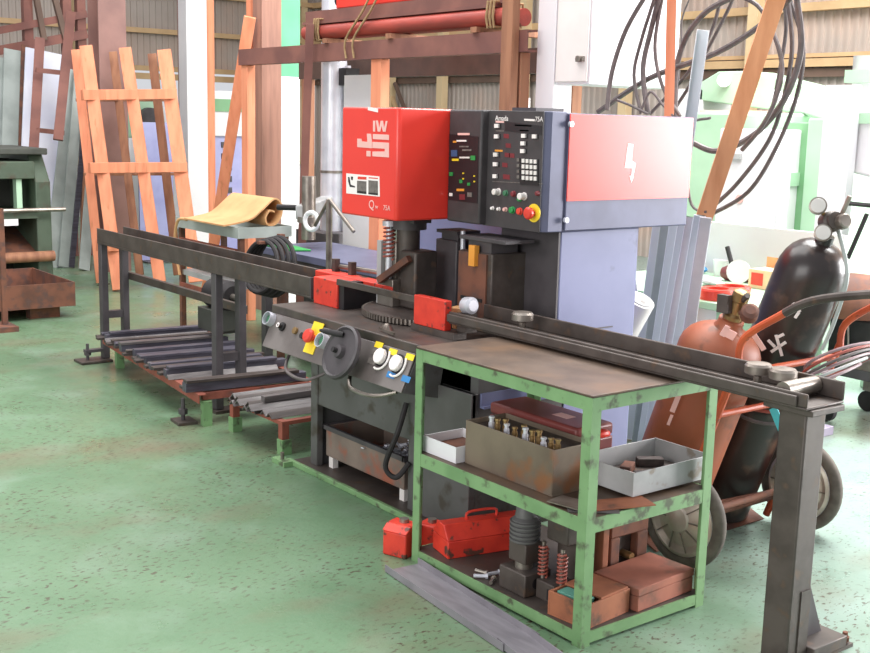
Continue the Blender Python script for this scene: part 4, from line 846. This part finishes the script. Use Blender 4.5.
# wooden frame leaning on the column
P = thing('timber_ladder', 'orange timber ladder frame leaning against the brown column', 'frame', (-7.7, 1.7, 0))
def seg(u0, v0, u1, v1, xt, xb, wd, th, nm, m_=wood):
    a, b = at(u0, v0, X=xt), at(u1, v1, X=xb); return obj(nm, MB().bar(a, b, wd, th, up=(1, -.5, 0)), m_, P, bevel=.004)
seg(86, 46, 119, 290, -8.2, -7.55, .12, .05, 'rail'); seg(125, 48, 160, 282, -8.25, -7.62, .12, .05, 'rail'); seg(164, 50, 196, 282, -8.3, -7.68, .14, .05, 'rail')
seg(76, 50, 101, 283, -8.4, -8.0, .09, .05, 'rear_rail'); seg(113, 52, 140, 275, -8.5, -8.0, .08, .05, 'rear_rail', wooddk); seg(152, 54, 178, 275, -8.5, -8.0, .09, .05, 'rear_rail', wooddk)
for v, x in ((95, -8.03), (168, -7.82), (246, -7.6)): seg(82 + (v - 95) * .1, v, 176 + (v - 95) * .14, v - 1, x, x - .12, .1, .05, 'rung')
for v, x in ((100, -8.35), (174, -8.2)): seg(76 + (v - 95) * .1, v, 170 + (v - 95) * .1, v, x, x - .1, .03, .045, 'rear_rung', wooddk)

# left stock rack with leaning sheets
P = thing('sheet_rack', 'brown steel rack for upright sheets along the left wall', 'rack', (-10, .9, 0))
def rk(u0, v0, u1, v1, X, wd, nm, m_=rustbeam): return obj(nm, MB().bar(at(u0, v0, X=X), at(u1, v1, X=X), wd, wd, up=(1, 0, 0)), m_, P)
for u in (-18, 32, 70, 84): p = at(u, 150, X=-10.5); obj('upright', MB().box(-10.55, -10.45, p.y - .05, p.y + .05, 0, 4.2), rustbeam, P)
for v, w_ in ((40, .1), (20, .08)): rk(-20, v + 14, 86, v - 6, -10.45, w_, 'cross_rail')
rk(-20, 170, 86, 168, -10.45, .08, 'cross_rail')
rk(33, -20, 44, 40, -10.4, .06, 'diagonal', girtd); rk(50, -20, 66, 42, -10.4, .06, 'diagonal', girtd)
SH = [(4, 58, 1, 250, .3, whsheet if 0 else palesteel, 'pale grey steel sheet leaning at the end of the left rack'), (14, 50, 9, 250, .22, palesteel, 'pale flat steel strip leaning in the left rack'), (25, 45, 19, 250, .08, rust, 'rusty pipe leaning between pale strips in the left rack'),
      (31, 50, 24, 250, .06, palesteel, 'thin pale rod leaning in the left rack'), (48, 52, 40, 250, .5, whsheet, 'large white film covered sheet in the brown framed rack'),
      (73, 70, 52, 255, .14, palesteel, 'pale steel strip leaning inside the brown column'), (80, 72, 64, 262, .12, palesteel, 'second pale steel strip nearest the timber frame'), (88, 90, 72, 262, .06, bars_b, 'dark steel bar leaning behind the timber frame'), (92, 110, 84, 268, .12, wooddk, 'brown timber board leaning behind the timber frame'), (92, 165, 84, 272, .12, palesteel, 'short grey sheet leaning at the timber frame foot')]
for i, (u0, v0, u1, v1, w_, m_, lab) in enumerate(SH):
    a = at(u0, v0, X=-10.35 + .06 * i + (.09 * (i - 7) if i > 7 else 0)); b = at(u1, v1, X=-9.85 + .06 * i + (.09 * (i - 7) if i > 7 else 0)); b = a + (b - a) * ((a.z - .01) / (a.z - b.z))
    one('steel_sheet' if m_ is not wooddk else 'timber_board', lab, 'sheet' if w_ > .1 else 'bar', MB().bar(a, b, w_, .02, up=(1, 0, 0)), m_, b)
k = thing('framed_panel', 'brown steel frame with cross bars leaning over the white sheet', 'frame', (-9.3, 1, 0))
for u0, v0, u1, v1 in ((40, 38, 28, 250), (71, 12, 58, 140)): a, b = at(u0, v0, X=-9.68), at(u1, v1, X=-9.18); obj('frame_rail', MB().bar(a, b, .1, .04, up=(1, -.3, 0)), rustbeam, k)
for v in (70, 130): obj('frame_bar', MB().bar(at(36, v, X=-9.45), at(64, v + 3, X=-9.45), .05, .03, up=(1, -.3, 0)), rustbeam, k)

# old green shear with a scrap tray
k = thing('old_shear', 'old dark green sheet shear with brown roller by the left rack', 'machine', (-8.3, 0, 0))
zt = at(45, 155, X=-7.75).z; yr = at(51, 200, X=-7.75).y
obj('side_cheek', MB().prism([(-8.8, yr - .14, 0), (-7.75, yr - .14, 0), (-7.75, yr - .14, zt - .25), (-7.95, yr - .14, zt), (-8.8, yr - .14, zt)], (0, .14, 0)), oldgreen, k, bevel=.01)
obj('top_hood', MB().box(-8.8, -7.8, -2, yr, zt, zt + .06), olddark, k, bevel=.01)
obj('upper_beam', MB().box(-8.3, -7.76, -2, yr - .14, zt - .22, zt - .06), oldgreen, k, bevel=.008)
obj('inner_wall', MB().box(-8.6, -8.5, -2, yr - .14, 0, zt - .06), olddark, k)
obj('table_plate', MB().box(-8.5, -7.7, -2, yr - .14, .72, .78), oldgreen, k); obj('arm_bracket', MB().prism([(-7.9, yr - .3, .78), (-7.8, yr - .3, .78), (-7.8, yr - .3, zt - .2), (-7.9, yr - .3, zt - .2)], (0, .05, 0)), mint, k)
obj('chute', MB().prism([(-8.5, -2, .62), (-7.75, -2, .38), (-7.75, -2, .36), (-8.5, -2, .6)], (0, 1.86 + yr, 0)), rust, k)
obj('roller', MB().cyl((-7.72, -2, .36), (-7.72, yr, .36), .05, n=16), wooddk, k)
obj('stop_rod', MB().cyl((-7.66, -2, .8), (-7.66, yr + .1, .8), .02, n=8), steel, k)
obj('white_strip', MB().box(-7.7, -7.69, -2, yr - .33, .66, .72), white, k)
k = thing('scrap_tray', 'rusty brown flat steel tray on the floor before the old shear', 'tray', (-7.1, 0, 0))
c = at(75, 282, Z=.3)
obj('tray_wall', MB().tray(c.x - 1.05, c.x, -2, c.y, .1, .3, .012), rust, k)
for x in (c.x - .9, c.x - .2):
    for y in (-1.5, c.y - .35): obj('skid', MB().box(x, x + .1, y, y + .25, 0, .1), rust, k)
for i in range(5):
    x = c.x - .35 - .1 * (i % 3); y = c.y - .25 - .13 * i; d = V((.1, .12 * (-1) ** i, .02))
    one('scrap_strip', 'pale scrap strip lying in the rusty floor tray', 'scrap', MB().bar(V((x, y, .15)) - d, V((x, y, .15)) + d, .03, .01), white, (x, y, .12), 'strips in the rusty tray')
k = thing('rusty_stand', 'thin rusty steel stand at the tray corner by the shear', 'stand', (-6.1, -.25, 0)); p = at(4, 300, X=-6.1)
obj('upright', MB().box(-6.12, -6.08, p.y - .02, p.y + .02, .04, .95), rust, k); obj('foot', MB().box(-6.25, -5.95, p.y - .12, p.y + .06, 0, .04), rust, k)

# ================================================================== grey cart with leather roll, bench and drill
c = at(238, 228, Z=.9); k = thing('tool_trolley', 'grey sheet steel trolley tray on slotted angle legs', 'trolley', (c.x - .5, c.y + .3, 0)); yb = c.y + .45
obj('top_tray', MB().box(c.x - 1.05, c.x, c.y, yb, .82, .83).box(c.x - .01, c.x, c.y, yb, .83, .9).box(c.x - 1.05, c.x - .01, c.y, c.y + .01, .83, .9).box(c.x - 1.05, c.x - .01, yb - .01, yb, .83, .9), palesteel, k)
obj('lower_tray', MB().box(c.x - 1.02, c.x - .03, c.y + .03, yb - .03, .44, .48), greyw, k)
obj('slotted_rail', MB().box(c.x - 1.0, c.x - .05, c.y + .001, c.y + .02, .7, .74), rackred, k); obj('slotted_rail', MB().box(c.x - 1.0, c.x - .05, c.y + .001, c.y + .02, .34, .38), rackred, k)
for x in (c.x - 1.04, c.x - .05):
    for y in (c.y + .02, yb - .06): obj('leg', MB().box(x, x + .04, y, y + .04, 0, .82), rust, k)
k = thing('leather_roll', 'folded tan leather hide rolled open on the grey trolley', 'leather', (c.x - .35, c.y + .25, .83))
lp = []
cs = [(-.62, .005), (-.45, .02), (-.25, .05), (-.08, .13), (.06, .2), (.14, .17), (.15, .09), (.08, .02), (-.02, .01), (-.05, .06), (.0, .11), (.06, .1)]
cs = [(p.x, p.y) for p in smooth_path([(a_, b_, 0) for a_, b_ in cs], 4)]
vs = []; fs = []; nn = len(cs)
for j, off in ((0, 0), (1, .012)):
    for yy in (c.x - .72, c.x - .06):
        for i, (a_, b_) in enumerate(cs):
            q0 = V(cs[max(i - 1, 0)]); q1 = V(cs[min(i + 1, nn - 1)]); tg = (q1 - q0).normalized(); nx, nz = -tg.y * off, tg.x * off
            vs.append((yy, c.y + .3 + a_ * .62 + nx, .902 + b_ * .95 + nz))
idx = lambda j, s_, i: (j * 2 + s_) * nn + i
for i in range(nn - 1):
    fs += [(idx(0, 0, i), idx(0, 0, i + 1), idx(0, 1, i + 1), idx(0, 1, i)), (idx(1, 0, i), idx(1, 1, i), idx(1, 1, i + 1), idx(1, 0, i + 1)),
           (idx(0, 0, i), idx(1, 0, i), idx(1, 0, i + 1), idx(0, 0, i + 1)), (idx(0, 1, i), idx(0, 1, i + 1), idx(1, 1, i + 1), idx(1, 1, i))]
fs += [(idx(0, 0, 0), idx(0, 1, 0), idx(1, 1, 0), idx(1, 0, 0)), (idx(0, 0, nn - 1), idx(1, 0, nn - 1), idx(1, 1, nn - 1), idx(0, 1, nn - 1))]
obj('hide', MB().add(vs, fs), leather, k); obj('strap', MB().tube(smooth_path([(c.x - .72, c.y - .06, .905), (c.x - .9, c.y - .05, .88), (c.x - .98, c.y - .04, .7), (c.x - .9, c.y - .04, .45)]), .012), leather, k)
bx0, bx1, by0, by1 = -4.2, -2.7, 1.0, 1.6
k = thing('drill_bench', 'dark steel workbench with grey plate top behind the feed beam', 'bench', (-3.5, 1.3, 0))
obj('bench_top', MB().box(bx0, bx1, by0, by1, .75, .8), bluedk, k, bevel=.004); obj('apron', MB().box(bx0, bx1, by0 + .01, by0 + .03, .62, .75), dark, k)
for x in (bx0 + .02, bx1 - .08):
    for y in (by0 + .03, by1 - .08): obj('leg', MB().box(x, x + .06, y, y + .06, 0, .75), dark, k)
obj('lower_shelf', MB().box(bx0 + .05, bx1 - .05, by0 + .05, by1 - .05, .3, .34), dark, k)
k = thing('drill_press', 'tall silver column of a bench drill with arm and crank handle', 'drill', (-4.5, 1.8, 0)); p = at(333, 240, Z=.8); px_, py_ = at(333, 200, Y=1.95).x, 1.95
obj('column', MB().cyl((px_, py_, .83), (px_, py_, 2.9), .1, n=28), bright, k); obj('base', MB().box(px_ - .2, px_ + .25, py_ - .22, py_ + .15, 0, .83), dark, k, bevel=.006)
obj('clamp_band', MB().cyl((px_, py_, 1.28), (px_, py_, 1.3), .106, n=24), steel, k)
obj('side_rod', MB().cyl((px_ + .13, py_ + .04, .83), (px_ + .13, py_ + .04, 2.1), .025, n=12), bright, k); obj('motor_bracket', MB().box(px_ + .06, px_ + .2, py_ - .02, py_ + .1, 1.95, 2.08), blk, k)
a = at(305, 200, Y=1.22)
obj('table_arm', MB().bar((a.x, 1.2, 1.05), (px_, py_ - .05, 1.05), .1, .1), greyw, k, bevel=.01); obj('spindle', MB().cyl((a.x, 1.25, .86), (a.x, 1.25, 1.3), .05, n=16).cyl((a.x, 1.25, .98), (a.x, 1.25, 1.02), .08, n=16), steel, k)
obj('ring_guard', MB().torus((a.x + .12, 1.2, 1.0), (.3, -1, 0), .06, .016, 20, 8), white, k)
obj('crank_handle', MB().cyl((a.x - .02, 1.22, 1.08), (a.x - .25, 1.15, 1.07), .022, n=10), blk, k)
one('green_cloth', 'bright green cloth lying on the bench by the silver column', 'cloth', MB().prism([(-4.2, 1.03, .8015), (-3.75, 1.02, .8015), (-3.7, 1.15, .8015), (-4.1, 1.19, .8015)], (0, 0, .012)), gcloth, (-4, 1.1, .8), None, .004)
k = thing('wire_stand', 'thin steel rod stand beside the drill bench', 'stand', (-3.1, .9, 0)); p = at(329, 250, Y=.92); obj('rod', MB().cyl((p.x, .92, 0), (p.x, .92, 1.2), .02, n=8), steel, k); obj('brace_rod', MB().cyl((p.x, .92, 1.2), (p.x + .25, .94, 1.02), .012, n=8).cyl((p.x, .92, 1.2), (p.x - .2, .94, 1.02), .012, n=8), steel, k)
k = thing('hose_reel', 'black rubber hose coil hung behind the left feed beam', 'hose', (-3.6, .75, 0)); p = at(265, 262, Y=.75)
for i in range(4): obj('hose_loop', MB().torus((p.x + .01 * i, .72 + .03 * i, p.z - .03), (.15, -1, .2), .17 + .008 * i, .016, 26, 8), rubber, k)
obj('hook_post', MB().box(p.x - .02, p.x + .02, .85, .89, 0, p.z + .18), rust, k); obj('hook', MB().box(p.x - .02, p.x + .02, .7, .85, p.z + .12, p.z + .14), rust, k)
k = thing('electric_motor', 'dark electric motor on a low stand beneath the feed beam', 'motor', (-4, .7, 0)); p = at(219, 294, Y=.55)
obj('motor_body', MB().lathe([(.06, 0), (.1, .02), (.1, .22), (.07, .25)], (p.x - .1, .55, p.z), (1, .1, 0), 20), rubber, k); obj('shaft', MB().cyl((p.x + .14, .57, p.z), (p.x + .22, .58, p.z), .02, n=10), steel, k)
obj('stand_box', MB().box(p.x - .12, p.x + .12, .45, .68, .285, p.z - .09), olddark, k, bevel=.005)
for dx in (-.1, .07): obj('stand_leg', MB().box(p.x + dx, p.x + dx + .03, .5, .66, .268, .285), olddark, k)

# ================================================================== pale machines behind on the left
def bx(u0, v0, u1, v1, Y, dep):
    a, b = at(u0, v0, Y=Y), at(u1, v1, Y=Y); return (a.x, b.x, Y, Y + dep, b.z, a.z)
k = thing('pale_cabinet', 'white cabinet with mint band and dark vents beyond the columns', 'cabinet', (-10.5, 3.9, 0)); a, b = at(212, 120, X=-10), at(245, 120, X=-10)
obj('cabinet_body', MB().box(-10.8, -10, a.y, b.y + .6, 0, 2.0), bluesheet, k, bevel=.01); obj('upper_body', MB().box(-10.8, -9.95, a.y, b.y + .6, 1.45, 2.0), white, k, bevel=.01); obj('mint_band', MB().box(-9.95, -9.93, a.y, b.y + .6, 1.75, 1.9), mintdk, k)
for i in range(5): obj('vent', MB().box(-10.0, -9.985, a.y + .12, a.y + .26, .75 + .14 * i, .82 + .14 * i), dark, k)
obj('red_drum', MB().box(-10.0, -9.9, a.y, b.y, .45, .7), redw, k)
k = thing('film_sheet', 'blue film covered panel standing behind the timber frame', 'panel', (-9.5, 2.4, 0)); a, b = at(138, 122, X=-9.6), at(172, 122, X=-9.6)
obj('panel_sheet', MB().box(-9.63, -9.6, a.y, b.y, .02, a.z), bluesheet, k); obj('panel_foot', MB().box(-9.8, -9.4, a.y, b.y, 0, .02), dark, k)
k = thing('pale_lathe', 'white and mint machine tool far behind the timber frame', 'machine', (-13, 3.5, 0)); a, b = at(128, 100, X=-13), at(184, 100, X=-13)
obj('lathe_bed', MB().box(-13.6, -13, a.y, b.y, 0, 1.35), white, k, bevel=.02); obj('head_stock', MB().box(-13.6, -13.05, a.y, a.y + .5, 1.351, 2.0), mint, k, bevel=.03); obj('tail_stock', MB().box(-13.5, -13.1, b.y - .3, b.y, 1.351, 1.8), white, k, bevel=.02); obj('chuck', MB().cyl((-13.02, a.y + .3, 1.65), (-12.9, a.y + .3, 1.65), .14, n=20), dark, k)
obj('window', MB().box(-13.0, -12.98, a.y + .2, b.y - .2, .5, .9), bluesheet, k)

# ================================================================== right background: pale machine tools and a bench
k = thing('machining_centre', 'white and mint machining centre with control box and green column', 'machine', (-3.6, 5, 0))
YM = 4.7
x0, x1, y0, y1, z0, z1_ = bx(688, 112, 785, 200, YM, 1.2); obj('main_body', MB().box(x0, x1, y0, y1, 0, z1_), mint, k, bevel=.02)
x0b, x1b, _, _, _, z2_ = bx(784, 122, 836, 200, YM - .1, 1); obj('green_column', MB().box(x0b, x1b - .28, YM - .1, YM + .8, 0, z2_), mintdk, k, bevel=.01); obj('column_side', MB().box(x1b - .279, x1b, YM - .12, YM + .8, 0, z2_ + .03), mint, k, bevel=.01)
a = bx(720, 128, 769, 240, 4.3, .35); cb = obj('control_box', MB().box(*a), white, k, bevel=.015)
p = at(739, 199, Y=4.29); obj('round_emblem', MB().cyl((p.x, 4.3, p.z), (p.x, 4.29, p.z), .035, n=20), pink, cb); p = at(735, 155, Y=4.29); obj('box_handle', MB().box(p.x - .06, p.x + .06, 4.27, 4.3, p.z - .03, p.z + .01), greyw, cb)
obj('box_arm', MB().box(a[0] + .2, a[1] - .2, 4.65, 4.71, a[4] + .3, a[5] - .1), mint, k)
s_ = bx(762, 148, 778, 240, 4.36, .1); sb = obj('switch_strip', MB().box(*s_), white, k, bevel=.006)
for v in (172, 198, 222): q = bx(764, v, 774, v + 5, 4.355, .006); obj('print_label', MB().box(*q), greypr, sb)
obj('strip_arm', MB().box(s_[0] + .02, s_[1] - .02, 4.46, 4.71, s_[4] + .4, s_[4] + .5), mint, k)
q = bx(700, 72, 800, 88, 5.2, .5); obj('head_arm', MB().prism([(q[0], 5.2, q[4] + .05), (q[0] + .2, 5.2, q[5]), (q[0] + .5, 5.2, q[5]), (q[1] + .8, 5.2, q[4] - .15), (q[1] + .8, 5.2, q[4] - .28), (q[0], 5.2, q[4] - .1)], (0, .4, 0)), mint, k, bevel=.01)
obj('arm_post', MB().box(q[0] - .25, q[0] + .05, 5.2, 5.6, 0, q[4] + .0), white, k, bevel=.01)
obj('arm_tube', MB().cyl(at(770, 95, Y=4.9), at(835, 118, Y=4.9), .05, n=12), white, k); obj('mid_shelf', MB().box(*bx(700, 110, 760, 128, 4.9, .2)), redw if 0 else pink, k)
obj('emblem', MB().cyl(at(724, 80, Y=5.19), at(724, 80, Y=5.16), .06, n=18), white, k)
k = thing('milling_machine', 'white hooded milling machine with slim mint post', 'machine', (-2.4, 5, 0)); YH = 3.8
q = bx(834, 118, 905, 176, YH, .9)
hp = [at(832, 168, Y=YH), at(838, 150, Y=YH), at(848, 122, Y=YH), at(856, 112, Y=YH), at(920, 100, Y=YH), at(920, 185, Y=YH), at(870, 178, Y=YH)]
obj('hood', MB().prism([(p.x, YH, p.z) for p in hp], (0, .65, 0)), white, k, bevel=.02)
obj('mill_body', MB().box(hp[0].x + .25, hp[4].x, YH + .15, YH + .65, 0, hp[0].z), mint, k, bevel=.01); obj('door_panel', MB().box(hp[0].x + .45, hp[4].x - .05, YH + .13, YH + .149, .7, hp[0].z - .15), white, k)
q = bx(852, 75, 905, 112, 4.0, .4); obj('upper_column', MB().box(*q), white, k, bevel=.01); q2 = bx(845, 70, 905, 82, 3.95, .45); obj('top_deck', MB().box(*q2), mint, k); p = at(862, 72, Y=4.1); obj('top_motor', MB().cyl((p.x, 4.15, q2[5]), (p.x, 4.15, q2[5] + .1), .09, n=18), greyw, k)
obj('slim_post', MB().box(*(bx(826, 85, 836, 300, 3.7, .08)[:4]), 0, at(830, 85, Y=3.7).z), white, k); obj('post_tie', MB().box(at(830, 100, Y=3.7).x, hp[4].x - .3, 3.78, 4.0, 1.75, 1.82), mint, k)
obj('grab_rail', MB().cyl(at(845, 203, Y=3.72), at(915, 210, Y=3.72), .015, n=8), blk, k); obj('rail_stay', MB().cyl(at(867, 214, Y=3.72), at(848, 258, Y=3.72), .015, n=8), blk, k)
# bench
bz_ = .8; a = at(690, 318, Z=bz_); b = at(792, 296, Z=bz_)
k = thing('tool_bench', 'pale mint workbench littered with tools behind the gas cart', 'bench', (a.x + .3, a.y + .4, 0)); Bx0, Bx1, By0, By1 = -1.9, -.7, 1.82, 2.85
obj('bench_top', MB().box(Bx0, Bx1, By0, By1, bz_ - .04, bz_), mint, k, bevel=.004)
for x in (Bx0 + .04, Bx1 - .1):
    for y in (By0 + .04, By1 - .1): obj('leg', MB().box(x, x + .06, y, y + .06, 0, bz_ - .04), mint, k)
obj('back_board', MB().box(Bx0, Bx1, By1 - .03, By1, bz_, 1.12), white, k)
obj('bench_apron', MB().box(Bx0 + .1, Bx1 - .1, By0 + .05, By0 + .07, .55, bz_ - .04), white, k)
p = at(716, 302, Z=bz_) + V((-.06, .08, 0))
k = thing('tape_reel', 'two red ring reels lying together on the mint bench', 'reel', (p.x, p.y, bz_))
for dx, dy in ((0, 0), (-.02, .16)):
    r_ = obj('reel_ring', MB().lathe([(.06, 0), (.09, 0), (.095, .05), (.09, .06), (.06, .06), (.06, .003)], (p.x + dx, p.y + dy, bz_), (0, 0, 1), 26), rbtn, k); obj('reel_core', MB().cyl((p.x + dx, p.y + dy, bz_ + .001), (p.x + dx, p.y + dy, bz_ + .045), .058, n=20), wooddull, r_)
p = at(735, 282, Z=bz_) ; k = thing('angle_grinder', 'dark red hand grinder lying on the mint bench', 'grinder', (p.x, p.y, bz_)); obj('grinder_body', MB().lathe([(.03, 0), (.045, .03), (.045, .16), (.035, .2)], (p.x - .1, p.y, bz_ + .046), (1, .3, 0), 18), mat('dark_red_plastic', sr(122, 60, 62), sr(104, 50, 54), rough=.5), k); obj('grinder_disc', MB().cyl((p.x + .06, p.y - .05, bz_ + .072), (p.x + .065, p.y - .06, bz_ + .074), .07, n=22), white, k); obj('side_handle', MB().cyl((p.x - .02, p.y, bz_ + .07), (p.x - .09, p.y + .02, bz_ + .2), .014, n=10), rubber, k)
p = at(765, 290, Z=bz_); k = thing('parts_carton', 'orange and white cardboard carton on the mint bench', 'carton', (p.x, p.y, bz_)); obj('carton_body', MB().box(p.x - .12, p.x + .14, p.y, p.y + .16, bz_, bz_ + .11), mat('pale_carton', sr(240, 206, 168), sr(230, 190, 150), rough=.7), k, bevel=.003); obj('orange_print', MB().box(p.x - .1, p.x - .02, p.y - .002, p.y, bz_ + .02, bz_ + .09), rbtn, k); obj('flap', MB().box(p.x - .12, p.x + .14, p.y + .16, p.y + .163, bz_ + .11, bz_ + .17), leather, k)
p = at(720, 276, Z=bz_); one('paper_cup', 'white paper cup on the mint bench', 'cup', MB().lathe([(.035, 0), (.048, .1), (.044, .1), (.032, .006)], (p.x, p.y, bz_), (0, 0, 1), 20), white, (p.x, p.y, bz_))
p = at(710, 275, Z=bz_); one('blue_rag', 'crumpled blue rag beside the paper cup', 'rag', MB().sph((p.x - .1, p.y, bz_ + .0265), .05, 10, 6, (1.4, 1, .5)), bluel, (p.x, p.y, bz_))
p = at(712, 286, Z=bz_); one('grey_rag', 'crumpled grey rag in front of the blue rag', 'rag', MB().sph((p.x, p.y, bz_ + .0215), .05, 10, 6, (1.6, 1, .4)), greyw, (p.x, p.y, bz_))

# stool, low trolley and block on the far right floor
p = at(852, 305, Y=3.15)
k = thing('dome_motor', 'rust brown domed drum over black machinery on the low trolley', 'motor', (p.x, 3.15, .361))
obj('dome', MB().lathe([(.27, 0), (.28, .04), (.26, .12), (.2, .19), (.1, .23), (.02, .24)], (p.x, 3.15, p.z - .05), (0, 0, 1), 28), rust, k); obj('black_housing', MB().box(p.x - .2, p.x + .25, 3.0, 3.3, .361, p.z - .05), rubber, k, bevel=.02)
obj('pull_cord', MB().tube(smooth_path([(p.x + .1, 2.97, p.z - .08), (p.x + .12, 2.96, p.z - .25), (p.x + .08, 2.97, p.z - .3)]), .006), steel, k)
k = thing('low_trolley', 'low dark steel trolley with caster wheels behind the cart', 'trolley', (-.4, 2.9, 0))
tx0, tx1, ty0, ty1 = -.86, .35, 2.9, 3.5
obj('deck', MB().box(tx0, tx1, ty0, ty1, .30, .36), dark, k, bevel=.005); obj('side_rail', MB().box(tx0, tx1, ty0, ty0 + .03, .36, .42), steel, k)
for x in (tx0 + .05, tx1 - .1):
    for y in (ty0 + .05, ty1 - .1):
        cst = obj('caster_fork', MB().box(x - .03, x + .03, y - .03, y + .03, .13, .3), steel, k); obj('caster_wheel', MB().cyl((x, y - .018, .065), (x, y + .018, .065), .065, n=20), rubber, cst)
one('steel_block', 'mauve grey flat block lying on the pale floor', 'block', MB().box(-.86, -.6, 2.52, 2.72, 0, .05), mat('mauve_block', sr(176, 164, 186), sr(160, 148, 170), rough=.6), (-.7, 2.6, 0), None, .004)
